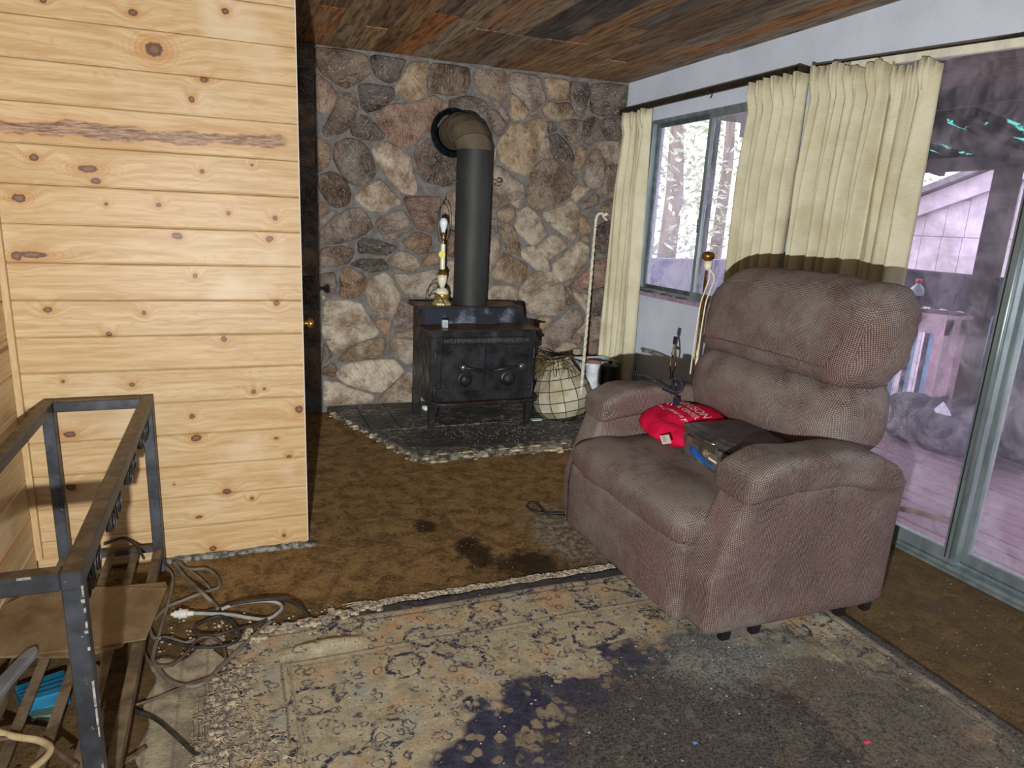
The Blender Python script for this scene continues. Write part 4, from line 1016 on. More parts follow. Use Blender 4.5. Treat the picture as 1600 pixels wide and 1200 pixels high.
# back: lower lumbar cushion and head cushion, leaning away
def lean(p, z0, k): return k*(p.z+z0)
def lumb(u, v, w_, p):
    x = p.x+.10*w_*.5*.5+(-.045*(1-v*v)*(1-w_*w_) if u < 0 else 0)
    y = p.y*(1-.03*max(0, w_))
    wr = .006*sn(p.y*45+p.z*12)*(w_ > .2)
    return (x+wr+crinkle(p), y, p.z-.022*(1-v*v)*(w_ < 0)*(-w_)+crinkle(p))
obj('lumbar_cushion', MB().rbox((2.165, 2.205, .735), (.150, .455, .145), .100, 14, lumb), M_FAB, rc, True, uv=True)
def head(u, v, w_, p):
    x = p.x+.055*w_+(-.035*(1-v*v)*(1-w_*w_) if u < 0 else 0)
    cr = 1-.055*max(0, w_)**2
    wr = .007*sn(p.z*70+p.x*8)*max(0, abs(v)-.72)/.28
    z = p.z+.012*(1-v*v)*(w_ > 0)*w_-.010*v*0
    return (x+wr+crinkle(p), p.y*cr+wr*math.copysign(1, v)*.6, z+crinkle(p))
hc = obj('head_cushion', MB().rbox((2.215, 2.205, 1.040), (.155, .480, .200), .140, 16, head), M_FAB, rc, True, uv=True)
obj('back_shell', MB().rbox((2.385, 2.30, .64), (.06, .33, .46), .05, 8, lambda u, v, w_, p: (p.x+.07*w_, p.y, p.z)), M_FAB, rc, True, uv=True)
# stitched panel seam on the head cushion
fx = 2.215-.155-.038
sp = []
for (a, b) in ((1133, 508), (1136, 480), (1150, 445)): sp.append(onX(a, b, fx+.03))
hcx = lambda y, z: 2.215-.155-.035*(1-((y-2.205)/.48)**2)*(1-((z-1.04)/.2)**2)+.055*(z-1.04)/.2
def seam(pts): obj('seam', MB().tube(catmull(pts, 4), .003, 5), M_FAB, hc, True)
for yy, sgn in ((2.56, 1), (1.86, -1)):
    seam([Vector((hcx(yy+sgn*a, z)-.002, yy+sgn*a, z)) for a, z in ((0, .93), (.012, .98), (.03, 1.04), (.035, 1.10), (.02, 1.15))])
seam([Vector((hcx(yy, .93)-.002, yy, .93-.006*math.sin(yy*5))) for yy in (2.56, 2.4, 2.2, 2.0, 1.86)])
M_FOOT = simple('black_foot', (14, 14, 15), rough=.6)
for x in (1.56, 1.69, 2.09, 2.22): obj('foot', MB().rbox((x, CY0+.050, .040), (.019, .014, .028), .004, 1), M_FOOT, rc)
for x in (1.56, 2.22): obj('foot', MB().rbox((x, CY1-.075, .026), (.022, .018, .026), .004, 1), M_FOOT, rc)

# ---- red pillow
PC = Vector((1.845, 2.405, .558)); PRX, PRY, PH = .190, .192, .066
pl = thing('plush_pillow', tuple(PC-Vector((0, 0, PH))), 'bright red plush pillow with white lettering on the recliner seat', 'pillow')
tiltp = Matrix.Rotation(math.radians(-8), 3, 'Y') @ Matrix.Rotation(math.radians(6), 3, 'X')
def ptop(x, y):
    r2 = min(1.0, (x/PRX)**2+(y/PRY)**2); a = math.atan2(y, x)
    h = PH*max(0.0, 1-r2**1.6)**.62
    if h > 0: h -= .012*math.exp(-((math.sqrt(r2)-.52)/.12)**2)*(1 if x < 0 else .3)
    return h
def pil(u, v):
    a = 2*math.pi*u; q = v*2
    k = q if q <= 1 else 2-q
    r = math.sin(k*math.pi/2); x, y = PRX*r*math.cos(a)*(1+.05*math.cos(3*a)), PRY*r*math.sin(a)*(1+.05*math.cos(3*a))
    s = 1+.05*math.cos(3*a); h = ptop(x/s, y/s)
    return PC+tiltp @ Vector((x, y, h if q <= 1 else -h*.75))
t = NT('red_plush'); p = t.pos()
cc = t.mix(t.rng(t.noise(p, 16, 5, .65), .4, .62), (226, 26, 78), (196, 14, 58)); cc = t.mix(t.rng(t.noise(p, 60, 4, .7), .62, .72, 0, .5), cc, (96, 20, 34))
t.bump(t.noise(p, 260, 3), .5, .004); M_RED = t.fin(cc, .9, 0, .15)
obj('cushion', MB().grid(pil, 48, 33, True), M_RED, pl, True)
M_INK = simple('white_print', (240, 236, 230), rough=.7)
def text_mesh(txt, size, shear=0.0):
    cu_ = bpy.data.curves.new('lettering', 'FONT'); cu_.body = txt; cu_.size = size; cu_.align_x = 'CENTER'; cu_.align_y = 'CENTER'; cu_.shear = shear; cu_.resolution_u = 3
    to = bpy.data.objects.new('lettering_tmp', cu_); COL.objects.link(to)
    bpy.context.view_layer.update(); me = to.evaluated_get(bpy.context.evaluated_depsgraph_get()).to_mesh()
    vs = [v.co.copy() for v in me.vertices]; fs = [tuple(q.vertices) for q in me.polygons]
    to.to_mesh_clear(); bpy.data.objects.remove(to); bpy.data.curves.remove(cu_); return vs, fs
for txt, size, off, sh in (('HARRISON', .064, .060, 0), ('MEDICAL CENTER', .036, .012, 0), ('From Our center to you', .032, -.036, .25)):
    vs, fs = text_mesh(txt, size, sh)
    out = []
    for q in vs:
        # letters read along -y (left to right for the viewer), upwards along +x
        x, y = off+q.y-.005, .035-q.x*.80
        out.append(PC+tiltp @ Vector((x, y, ptop(x, y)+.0035)))
    obj('lettering', MB().add(out, fs), M_INK, pl)
tg = onZ(1040, 686, .505)
def onpil(px, py, z): return onZ(px, py, z)
tq = [onX(1031, 681, PC.x-PRX-.012), onX(1045, 679, PC.x-PRX-.012), onX(1049, 692, PC.x-PRX-.030), onX(1035, 694, PC.x-PRX-.030)]
tgo = obj('care_tag', MB().add([tuple(q) for q in tq]+[tuple(q+Vector((.003, .001, -.002))) for q in tq], [(0,1,2,3),(7,6,5,4),(0,4,5,1),(1,5,6,2),(2,6,7,3),(3,7,4,0)]), M_INK, pl)
m = MB()
for i in range(5):
    f = .22+i*.13; a = tq[0].lerp(tq[3], f).lerp(tq[1].lerp(tq[2], f), .22); b = tq[0].lerp(tq[3], f).lerp(tq[1].lerp(tq[2], f), .62 if i % 2 else .5)
    m.bar(a+Vector((-.001, -.0005, .0008)), b+Vector((-.001, -.0005, .0008)), .0012, .0012)
obj('tag_print', m, simple('tag_ink', (60, 70, 110), rough=.8), tgo)

# ---- metal cash box
M_BOX = simple('scuffed_black_box', (74, 74, 76), (128, 122, 112), 14, .35, .3, dust=(120, 116, 108), damt=.35)
BX0, BX1, BY0, BY1, BZ0, BZ1 = 1.735, 2.045, 1.915, 2.262, .484, .626
bx = thing('cash_box', ((BX0+BX1)/2, (BY0+BY1)/2, BZ0), 'scuffed dark grey lock box with blue sticker on the recliner seat', 'box')
bow = lambda u, v, w_, p: (p.x-(.020*(1-v*v) if u < 0 else 0), p.y, p.z)
zm = BZ0+.098
obj('body', MB().rbox(((BX0+BX1)/2, (BY0+BY1)/2, (BZ0+zm)/2), ((BX1-BX0)/2, (BY1-BY0)/2, (zm-BZ0)/2), .010, 6, bow), M_BOX, bx, True, autos=40)
ld = obj('lid', MB().rbox(((BX0+BX1)/2, (BY0+BY1)/2, (zm+BZ1)/2+.003), ((BX1-BX0)/2+.004, (BY1-BY0)/2+.004, (BZ1-zm)/2-.001), .014, 6, lambda u, v, w_, p: (p.x-(.020*(1-v*v) if u < 0 else 0)+.018*(w_ > .4)*(-u), p.y-.020*(w_ > .4)*v, p.z)), simple('dark_lid', (62, 60, 66), (92, 88, 90), 16, .4, .2), bx, True, autos=40)
ym = (BY0+BY1)/2; fxx = BX0-.022
obj('handle', MB().tube(catmull([(fxx+.004, ym+.055, zm+.018), (fxx-.008, ym+.04, zm+.02), (fxx-.010, ym, zm+.02), (fxx-.008, ym-.04, zm+.02), (fxx+.004, ym-.055, zm+.018)], 4), .006, 8), M_NICKEL, ld, True)
obj('latch_plate', MB().rbox((fxx+.001, ym, zm-.004), (.005, .075, .016), .004, 2), simple('grey_latch', (104, 100, 92), (80, 76, 70), 40, .4, .4), bx)
obj('lock', MB().lathe((fxx+.002, ym-.012, zm-.032), [(.016, 0), (.016, .006), (.012, .008), (.008, .008), (.007, .004)], 20, (-1, 0, 0)), simple('lock_ring', (190, 178, 148), rough=.35, metal=.7), bx, True, autos=40)
m = MB(); 
def fr(y, z): return (BX0-.0215*(1-((y-ym)/((BY1-BY0)/2))**2)-.0012, y, z)
pts = [(ym+.10, BZ0+.040), (ym+.10, BZ0+.060), (ym+.09, BZ0+.068), (ym+.02, BZ0+.055), (ym-.03, BZ0+.034), (ym-.07, BZ0+.022), (ym-.07, BZ0+.016), (ym+.05, BZ0+.026)]
m.add([fr(*q) for q in pts], [tuple(range(len(pts)))]); 
obj('blue_sticker', m, simple('blue_print', (48, 110, 196), (28, 74, 150), 20, .4), bx)
obj('white_strip', MB().add([fr(*q) for q in ((ym-.03, BZ0+.050), (ym-.03, BZ0+.058), (ym-.075, BZ0+.052), (ym-.075, BZ0+.044))], [(0, 1, 2, 3)]), M_INK, bx)

# ---- coiled cord on the far arm
ctl = [onZ(985, 584, .695), onZ(1005, 588, .695), onZ(1025, 599, .695), onZ(1045, 609, .690), onZ(1056, 612, .69), onZ(1064, 606, .70), onZ(1061, 594, .715), onZ(1053, 592, .71)]
path = catmull(ctl, 40); pts = []
for i, q in enumerate(path):
    tq_ = (path[min(i+1, len(path)-1)]-path[max(i-1, 0)]).normalized(); u = tq_.cross(Vector((0, 0, 1))).normalized(); v_ = u.cross(tq_)
    an = i*.95; pts.append(q+(u*math.cos(an)+v_*math.sin(an))*.011)
cc_ = thing('coiled_cord', tuple(ctl[3]), 'dark coiled handset cord draped over the far chair arm', 'cord')
M_CORD = simple('navy_cord', (38, 42, 56), rough=.4)
obj('coil', MB().tube(pts, .0035, 5), M_CORD, cc_, True)
e0 = ctl[4]; e1 = onZ(1056, 628, .645)
obj('straight_lead', MB().tube(catmull([onZ(1051, 592, .72), onZ(1051, 603, .70), e0, (e0+e1)/2, e1], 6), .0045, 6), M_CORD, cc_, True)
obj('plug', MB().bar(e1+Vector((0, 0, .02)), e1+Vector((0, -.008, -.022)), .022, .016), M_CORD, cc_)

# ---- things behind the chair
tp = onY(1048, 600, 3.32)
tg_ = thing('fire_tongs', (tp.x, 3.32, 0), 'slim metal fire tongs standing upright behind the far chair arm', 'tongs')
z1 = onY(1048, 526, 3.32).z; z0 = onY(1048, 590, 3.32).z
M_TON = simple('tarnished_steel', (150, 130, 96), (60, 52, 40), 40, .4, .6)
obj('handle', MB().bar((tp.x-.002, 3.32, z1), (tp.x-.004, 3.32, z1-.045), .012, .018), M_CORD, tg_)
for s in (-1, 1): obj('arm', MB().tube(catmull([(tp.x-.003, 3.32, z1-.04), (tp.x+s*.018, 3.32, z1-.13), (tp.x+s*.016, 3.32, z1-.19), (tp.x+s*.006, 3.32, z0-.02), (tp.x+s*.008, 3.32, .012)], 5), .0045, 6), M_TON, tg_, True)
obj('pivot', MB().lathe((tp.x, 3.31, z1-.12), [(.01, 0), (.01, .02)], 10, (0, 1, 0)), M_TON, tg_)
obj('grip_block', MB().box((tp.x-.02, 3.31, z0-.10), (tp.x+.02, 3.335, z0-.015)), M_CORD, tg_)
fp = onY(1106, 405, 3.02)
fl_ = thing('floor_lamp', (fp.x, 3.02, 0), 'bare brass floor lamp socket with trailing cord behind the recliner', 'lamp')
obj('base', MB().lathe((fp.x, 3.02, 0), [(.11, 0), (.11, .012), (.03, .03), (.012, .04)], 20), M_BRASS, fl_, True, autos=40)
obj('pole', MB().tube([(fp.x, 3.02, .03), (fp.x, 3.02, fp.z-.06)], .008, 8), M_BRASS, fl_, True)
obj('cup', MB().lathe((fp.x, 3.02, fp.z-.01), [(.012, 0), (.030, .012), (.034, .028), (.028, .044), (.012, .05)], 18), M_BRASS, fl_, True)
obj('socket', MB().lathe((fp.x, 3.015, fp.z-.055), [(.012, 0), (.020, .012), (.022, .045)], 18), M_CREAM, fl_, True)
for k, dx in enumerate((-.02, .012)):
    obj('cord', MB().tube(catmull([(fp.x+.005, 3.0, fp.z-.05), (fp.x+.02+dx, 2.99, fp.z-.10), (fp.x+dx, 2.99, fp.z-.17), (fp.x-.02+dx, 2.99, fp.z-.28), (fp.x-.03+dx, 2.99, .5), (fp.x+dx, 2.98, .01)], 6), .004, 6), M_CREAM, fl_, True)
# bin, jug and pot by the stone wall
M_BIN = simple('grey_plastic', (176, 180, 184), (150, 154, 158), 12, .5)
q0, q1 = onY(893, 560, 4.55), onY(972, 562, 4.55)
bn = thing('storage_bin', ((q0.x+q1.x)/2, 4.55, HZ), 'pale grey plastic storage bin by the stone wall corner', 'bin')
xa, xb, zt = q0.x+.02, min(q1.x, 2.74), q0.z-.01
m = MB(); m.box((xa, 4.44, HZ), (xb, 4.455, zt)); m.box((xa, 4.645, HZ), (xb, 4.66, zt)); m.box((xa, 4.455, HZ), (xa+.015, 4.645, zt)); m.box((xb-.015, 4.455, HZ), (xb, 4.645, zt)); m.box((xa+.015, 4.455, HZ), (xb-.015, 4.645, HZ+.012))
obj('tub', m, M_BIN, bn)
obj('rim', frame_rect(4.43, 4.67, xa-.01, xb+.01, zt, zt+.001, .0) if False else MB().box((xa-.01, 4.43, zt-.02), (xb+.01, 4.4395, zt)), M_BIN, bn)
jp = onY(925, 600, 4.36)
jg = thing('plastic_jug', (jp.x, 4.36, HZ), 'white plastic jug with red lip in front of the storage bin', 'jug')
jt = onY(925, 566, 4.36).z
obj('body', MB().lathe((jp.x, 4.36, HZ), [(.042, 0), (.046, .01), (.052, jt-HZ-.01), (.052, jt-HZ)], 20), simple('white_jug', (214, 220, 226), (190, 198, 206), 16, .4), jg, True, autos=40)
obj('lip', MB().tube([(jp.x+.052*math.cos(a), 4.36+.052*math.sin(a), jt) for a in [2*math.pi*k/20 for k in range(20)]], .004, 6, closed=True), simple('red_lip', (170, 90, 84), rough=.5), jg, True)
obj('handle', MB().tube(catmull([(jp.x-.048, 4.34, jt-.01), (jp.x-.085, 4.34, jt-.02), (jp.x-.085, 4.34, jt-.11), (jp.x-.046, 4.34, jt-.14)], 5), .008, 8), bpy.data.materials['white_jug'], jg, True)
kp_ = onY(953, 575, 4.34)
kt = thing('black_pot', (kp_.x, 4.34, HZ), 'black lidded pot beside the white jug', 'pot')
zt2 = onY(953, 566, 4.34).z-HZ
obj('body', MB().lathe((kp_.x, 4.34, HZ), [(.052, 0), (.058, .02), (.060, zt2-.03), (.062, zt2-.03)], 22), simple('black_enamel', (24, 24, 26), (36, 36, 38), 14, .35), kt, True, autos=40)
obj('lid', MB().lathe((kp_.x, 4.34, HZ+zt2-.03), [(.066, 0), (.066, .008), (.04, .022), (.016, .028), (.016, .04), (.02, .046)], 22), bpy.data.materials['black_enamel'], kt, True, autos=40)

# ================================================================== METAL STAND
def m_steel():
    t = NT('chipped_slate_blue_paint'); p = t.pos()
    col = t.mix(t.rng(t.noise(p, 12, 5), .35, .65), (52, 56, 62), (78, 84, 92))
    chip = t.rng(t.noise(p, 34, 6, .78), .645, .67); col = t.mix(chip, col, (206, 204, 198))
    up = t.rng(t.xyz(t.nor())[2], .6, .95)
    col = t.mix(up, col, t.mix(t.rng(t.noise(p, 22, 6, .7), .4, .62), (74, 64, 50), (112, 100, 84)))
    t.bump(t.noise(p, 80, 4), .2, .003); return t.fin(col, .45, .2)
M_STEEL = m_steel()
M_DSLAT = simple('dusty_shelf_bar', (124, 108, 84), (84, 70, 52), 14, .9, bump=.3, bscale=80)
SX0, SX1, SY0, SY1, SZ = -.655, -.300, 1.385, 2.745, .715
sd = thing('metal_stand_frame', ((SX0+SX1)/2, (SY0+SY1)/2, 0), 'chipped dark steel stand frame with open top beside the pine wall', 'metal frame')
T = .038
obj('top_rail', MB().box((SX1-T, SY0, SZ-T), (SX1, SY1, SZ)), M_STEEL, sd, bevel=.003)
obj('top_rail', MB().box((SX0, SY0, SZ-T), (SX0+T, SY1, SZ)), M_STEEL, sd, bevel=.003)
obj('cross_rail', MB().box((SX0+T, SY1-T, SZ-T), (SX1-T, SY1, SZ)), M_STEEL, sd, bevel=.003)
obj('cross_rail', MB().box((SX0+T, SY0, SZ-T), (SX1-T, SY0+T, SZ)), M_STEEL, sd, bevel=.003)
for x in (SX0, SX1-T):
    for y in (SY0, SY1-T): obj('leg', MB().box((x, y, 0), (x+T, y+T, SZ-T)), M_STEEL, sd, bevel=.003)
LZs = .115
M_CHIP = simple('bare_primer', (190, 188, 182), (120, 120, 120), 90, .7)
for (zc, hh, ww) in ((.672, .012, .003), (.651, .004, .006), (.630, .005, .003), (.598, .007, .003), (.583, .003, .006), (.545, .004, .004), (.44, .03, .0035), (.385, .02, .003), (.35, .012, .002), (.255, .015, .003), (.20, .010, .004)):
    obj('paint_chip', MB().box((SX1-ww, SY0-.0012, zc-hh), (SX1+.0006, SY0+.003, zc+hh)), M_CHIP, sd)
for (xc, ww, zc) in ((SX0+.06, .03, SZ-.004), (SX0+.17, .018, SZ-.006), (SX0+.26, .012, SZ-.003)):
    obj('paint_chip', MB().box((xc-ww, SY0-.0006, zc-.0012), (xc+ww, SY0+.002, zc+.0038)), M_CHIP, sd)
for y in (SY0+.006, SY1-T+.006): obj('lower_rail', MB().box((SX0+T, y, LZs-.022), (SX1-T, y+.022, LZs)), M_STEEL, sd)
obj('lower_rail', MB().box((SX1-.034, SY0+T, LZs-.03), (SX1-.004, SY1-T, LZs)), M_DSLAT, sd)
obj('lower_rail', MB().box((SX0+.004, SY0+T, LZs-.03), (SX0+.034, SY1-T, LZs)), M_DSLAT, sd)
for i in range(3):
    x = SX0+.082+i*.083; obj('shelf_bar', MB().box((x, SY0+.02, LZs), (x+.026, SY1-.02, LZs+.006)), M_DSLAT, sd)
# wrought scrolls under the long rails: pairs of S curls made from flat strip
def ribbon(pts, wd, th):
    m = MB()
    n = len(pts); vs = []
    for i, p in enumerate(pts):
        t_ = (pts[min(i+1, n-1)]-pts[max(i-1, 0)]).normalized(); nn = Vector((0, -t_.z, t_.y))
        for s, w_ in ((-1, -1), (1, -1), (1, 1), (-1, 1)): vs.append(p+nn*th/2*s+Vector((w_*wd/2, 0, 0)))
    fs = [(4*i+k, 4*i+(k+1) % 4, 4*(i+1)+(k+1) % 4, 4*(i+1)+k) for i in range(n-1) for k in range(4)]+[(3, 2, 1, 0), (4*n-4, 4*n-3, 4*n-2, 4*n-1)]
    return m.add(vs, fs)
M_SCR = simple('dark_scroll_iron', (40, 42, 46), (66, 70, 76), 20, .45, .3)
for xs_ in (SX1-T/2,):
    for k in range(4):
        yc = SY0+.17+k*.325; 
        for s in (-1, 1):
            pts = []
            for i in range(34):
                a = i/33; th = a*math.pi*2.7; r = .012+.042*a
                pts.append(Vector((xs_, yc+s*(.058-.0)+s*r*math.cos(th+1.57)*.8, SZ-T-.062+r*math.sin(th+1.57)*1.05)))
            off = SZ-T-.002-max(p.z for p in pts)
            obj('scroll', ribbon([p+Vector((0, 0, off)) for p in pts], .016, .004), M_SCR, sd, True, autos=60)
# brown glass sheets lying on the shelf bars
def m_brown():
    t = NT('dusty_bronze_glass'); p = t.pos()
    tr = t.nd('ShaderNodeBsdfTransparent'); t.put(tr.inputs[0], (228, 208, 170))
    df = t.nd('ShaderNodeBsdfDiffuse'); t.put(df.inputs[0], t.mix(t.rng(t.noise(t.vm('MULTIPLY', p, (1, .3, 1)), 16, 5, .7), .3, .7), (170, 150, 118), (200, 184, 154)))
    gl = t.nd('ShaderNodeBsdfGlossy'); gl.inputs['Roughness'].default_value = .25
    m = t.nd('ShaderNodeMixShader'); t.put(m.inputs[0], t.rng(t.noise(p, 6, 5, .7), .3, .7, .20, .42)); t.t.links.new(tr.outputs[0], m.inputs[1]); t.t.links.new(df.outputs[0], m.inputs[2])
    m2 = t.nd('ShaderNodeMixShader'); m2.inputs[0].default_value = .05; t.t.links.new(m.outputs[0], m2.inputs[1]); t.t.links.new(gl.outputs[0], m2.inputs[2])
    t.t.links.new(m2.outputs[0], t.out.inputs[0]); return t.m
M_BRG = m_brown()
def sheet(name, label, px, z, th=.005):
    a = [onZ(x, y, z) for x, y in px]
    o = obj(name, MB().prism([(q.x, q.y) for q in a], z-th, z, 2), M_BRG, label=label, cat='glass sheet'); return o
gz = LZs+.006
sheet('glass_sheet', 'brown dusty glass sheet lying across the lower bars of the stand', [(-55, 1032), (-25, 960), (68, 916), (261, 918), (228, 997), (140, 1012)], gz+.0125)
sheet('glass_sheet', 'second brown glass sheet underneath the larger one on the stand', [(30, 930), (258, 909), (262, 916), (190, 1010), (120, 1026), (10, 1026)], gz+.006)
# grey plastic handle, blue folders and pale cable on the lower bars
h0, h1 = onZ(52, 1012, .16), onZ(-20, 1095, .15)
gh = thing('grey_tool', tuple(h0.lerp(h1, .5)), 'grey plastic tool handle lying on the stand shelf at the left edge', 'tool handle')
d_ = (h1-h0).normalized(); sd_ = d_.cross(Vector((0, 0, 1))).normalized()
obj('handle', MB().prism([( (h0+d_*a+sd_*b).x, (h0+d_*a+sd_*b).y) for a, b in ((0, -.012), (-.012, 0), (0, .014), (.02, .02), (.34, .026), (.34, -.026), (.02, -.018))], .140, .158, 2), simple('grey_plastic_tool', (126, 128, 134), (108, 110, 116), 20, .5), gh, bevel=.003)
obj('inset_panel', MB().prism([((h0+d_*a+sd_*b).x, (h0+d_*a+sd_*b).y) for a, b in ((.05, -.008), (.06, .014), (.14, .017), (.15, -.010))], .158, .161, 2), simple('darker_grey', (104, 106, 112), rough=.5), gh)
for k, (px, z, c, nm, lb) in enumerate((([(22, 1072), (100, 1045), (108, 1078), (36, 1098)], .052, (38, 128, 168), 'plastic_folder', 'bright blue plastic folder on the floor under the stand'), ([(50, 1108), (92, 1098), (90, 1118), (48, 1124)], .016, (120, 168, 150), 'plastic_folder', 'pale green plastic folder below the blue one under the stand'))):
    a = [onZ(x, y, z) for x, y in px]
    fo = thing(nm, (a[0].x, a[0].y, 0), lb, 'folder')
    obj('cover', MB().prism([(q.x, q.y) for q in a], .003, z, 2), simple('folder_%d' % k, c, tuple(v*.8 for v in c), 12, .35), fo, bevel=.004)
    m = MB()
    for f in (.35, .55, .75): m.bar(a[0].lerp(a[3], f)+Vector((0, 0, .001)), a[1].lerp(a[2], f)+Vector((0, 0, .001)), .004, .003)
    obj('ridges', m, simple('folder_line_%d' % k, tuple(v*.5 for v in c), rough=.5), fo)

# ================================================================== RUG
RX0, RX1, RY0, RY1 = -.03, 2.118, .35, 2.232
def m_rug():
    t = NT('worn_persian_rug'); p = t.pos(); X, Y, Z = t.xyz(p)
    wob = t.rng(t.noise(p, 5, 3), 0, 1, -.02, .02)
    ex = t.math('SUBTRACT', RX1, X); ey = t.math('SUBTRACT', RY1-.012, Y); ew = t.math('SUBTRACT', X, RX0-.12)
    e = t.math('ADD', t.math('MINIMUM', t.math('MINIMUM', ex, ey), ew), t.math('MULTIPLY', wob, .25))     # distance from the rug edge
    fine = t.noise(p, 120, 5, .8); med = t.noise(p, 19, 7, .74)
    tan = t.mix(t.rng(med, .35, .65), (206, 196, 168), (170, 160, 134))
    tan = t.mix(t.rng(t.noise(p, 6, 5, .6), .50, .66, 0, .6), tan, (214, 168, 120))
    tan = t.mix(t.rng(t.noise(p, 8, 5, .6), .52, .68, 0, .55), tan, (172, 180, 174))
    navy = t.mix(t.rng(med, .3, .7), (48, 50, 70), (84, 84, 104))
    wp = t.vm('ADD', p, t.vm('SCALE', t.nd('ShaderNodeTexNoise').outputs['Color'], .0))
    nz = t.nd('ShaderNodeTexNoise'); t.put(nz.inputs['Vector'], p); nz.inputs['Scale'].default_value = 22; nz.inputs['Detail'].default_value = 3
    wp = t.vm('ADD', p, t.vm('SCALE', t.vm('SUBTRACT', nz.outputs['Color'], (.5, .5, .5)), .045))
    v1 = t.vor(wp, 20); v2 = t.vor(wp, 6.2); v3 = t.vor(wp, 52)
    # small florets: rings and petals
    ringA = t.math('MULTIPLY', t.rng(t.math('ABSOLUTE', t.math('SUBTRACT', v1, .30)), .03, .07, 1, 0), t.rng(t.noise(p, 70, 4, .7), .40, .52))
    dots = t.math('MULTIPLY', t.rng(v3, .16, .26, 1, 0), t.rng(t.noise(p, 11, 3), .42, .54))
    ringB = t.math('MULTIPLY', t.rng(t.math('ABSOLUTE', t.math('SUBTRACT', v2, .36)), .03, .06, 1, 0), t.rng(t.noise(p, 55, 4, .7), .44, .54))
    mot = t.math('MAXIMUM', t.math('MAXIMUM', t.math('MULTIPLY', ringA, .85), t.math('MULTIPLY', dots, .8)), ringB)
    border = t.mix(mot, tan, navy)
    # field: navy ground with tan flowers
    fl = t.math('MAXIMUM', t.math('MULTIPLY', t.rng(v1, .28, .38, 1, 0), t.rng(t.noise(p, 7, 3), .42, .5)), t.math('MULTIPLY', t.rng(v2, .24, .32, 1, 0), t.rng(t.noise(p, 40, 2), .35, .5)))
    field = t.mix(t.math('MULTIPLY', fl, .8), navy, t.mix(.5, tan, (150, 126, 92)))
    inside = t.rng(t.math('ADD', e, t.rng(t.noise(p, 3.2, 4, .6), 0, 1, -.28, .28)), .50, .53)
    dd = t.vm('LENGTH', t.vm('MULTIPLY', t.vm('SUBTRACT', p, (1.15, 1.15, 0)), (1/.95, 1/.72, 0)), out=1)
    inside = t.math('MULTIPLY', inside, t.rng(t.math('ADD', dd, t.rng(t.noise(p, 6, 3), 0, 1, -.2, .2)), .80, .88, 1, 0))
    col = t.mix(inside, border, field)
    # woven bands parallel to the edges
    def band(a, b, c, s=1.0):
        global _k
        f = t.math('MULTIPLY', t.rng(e, a-.003, a+.003), t.rng(e, b-.003, b+.003, 1, 0)); return t.math('MULTIPLY', f, s), c
    for f, c in (band(-.05, .042, (54, 54, 66), .9), band(.042, .050, (146, 138, 120), .8), band(.072, .080, (64, 62, 66), .6), band(.235, .243, (96, 88, 78), .6), band(.262, .268, (150, 130, 104), .6)):
        col = t.mix(f, col, c)
    # grime in the middle, trodden dust
    gd = t.vm('LENGTH', t.vm('MULTIPLY', t.vm('SUBTRACT', p, (1.45, 1.15, 0)), (1/.85, 1/.62, 0)), out=1)
    gr = t.rng(t.math('ADD', gd, t.rng(t.noise(p, 5, 6, .65), 0, 1, -.45, .45)), .65, 1.1, .85, 0)
    col = t.mix(gr, col, t.mix(t.rng(fine, .36, .66), (56, 54, 52), (128, 122, 112)))
    g2 = t.rng(t.noise(t.vm('MULTIPLY', p, (1, 1.4, 1)), 3.6, 7, .74), .56, .68, 0, .8); g2 = t.math('MULTIPLY', g2, t.rng(X, .35, .75)); col = t.mix(g2, col, (76, 68, 52))
    col = t.mix(t.rng(t.noise(p, 12, 6, .7), .55, .72, 0, .4), col, (152, 152, 144))
    dc = t.math('ADD', t.vm('LENGTH', t.vm('MULTIPLY', t.vm('SUBTRACT', p, (1.50, 1.60, 0)), (1/.26, 1/.16, 0)), out=1), t.rng(t.noise(p, 12, 6, .7), 0, 1, -.7, .7)); col = t.mix(t.rng(dc, .45, 1.3, .5, 0), col, t.mix(t.rng(fine, .4, .6), (110, 112, 108), (190, 196, 190)))
    sp = t.rng(t.noise(p, 210, 2, .6), .70, .75); col = t.mix(t.math('MULTIPLY', sp, .6), col, (206, 200, 184))
    col = t.mix(t.rng(fine, .32, .45, .6, 0), col, (48, 42, 36))
    t.bump(t.math('ADD', fine, med), .8, .008); return t.fin(col, .95, 0, .1)
M_RUG = m_rug()
def rz(x, y):
    z = .010+.002*math.sin(x*9+y*5)
    # lifted fold with a torn lip
    u = (x-.08)/.30
    if 0 < u < 1: z += .030*math.sin(math.pi*u)**.6*math.exp(-((y-2.030)/.022)**2)
    z += .010*math.exp(-((x-.05)/.10)**2-((y-1.75)/.25)**2)
    return z
def far(x): 
    return RY1-(.0 if x > .45 else (.45-x)*.16+.012*math.sin(x*60))-.004*math.sin(x*43)
def left(y): return RX0-.03+.03*math.sin(y*17)+.018*math.sin(y*53)
def rugf(u, v):
    y = RY0+(RY1-RY0)*v; x0 = left(y); x = x0+(RX1-x0)*u
    y = RY0+(far(x)-RY0)*v
    return (x, y, rz(x, y))
rug = thing('area_rug', (1.04, 1.3, 0), 'worn navy and tan patterned rug with torn edges in front of the recliner', 'rug')
ro = obj('pile', MB().grid(rugf, 150, 130), M_RUG, rug, True); so = ro.modifiers.new('t', 'SOLIDIFY'); so.thickness = .007; so.offset = -1
m = MB(); rnd = random.Random(9)
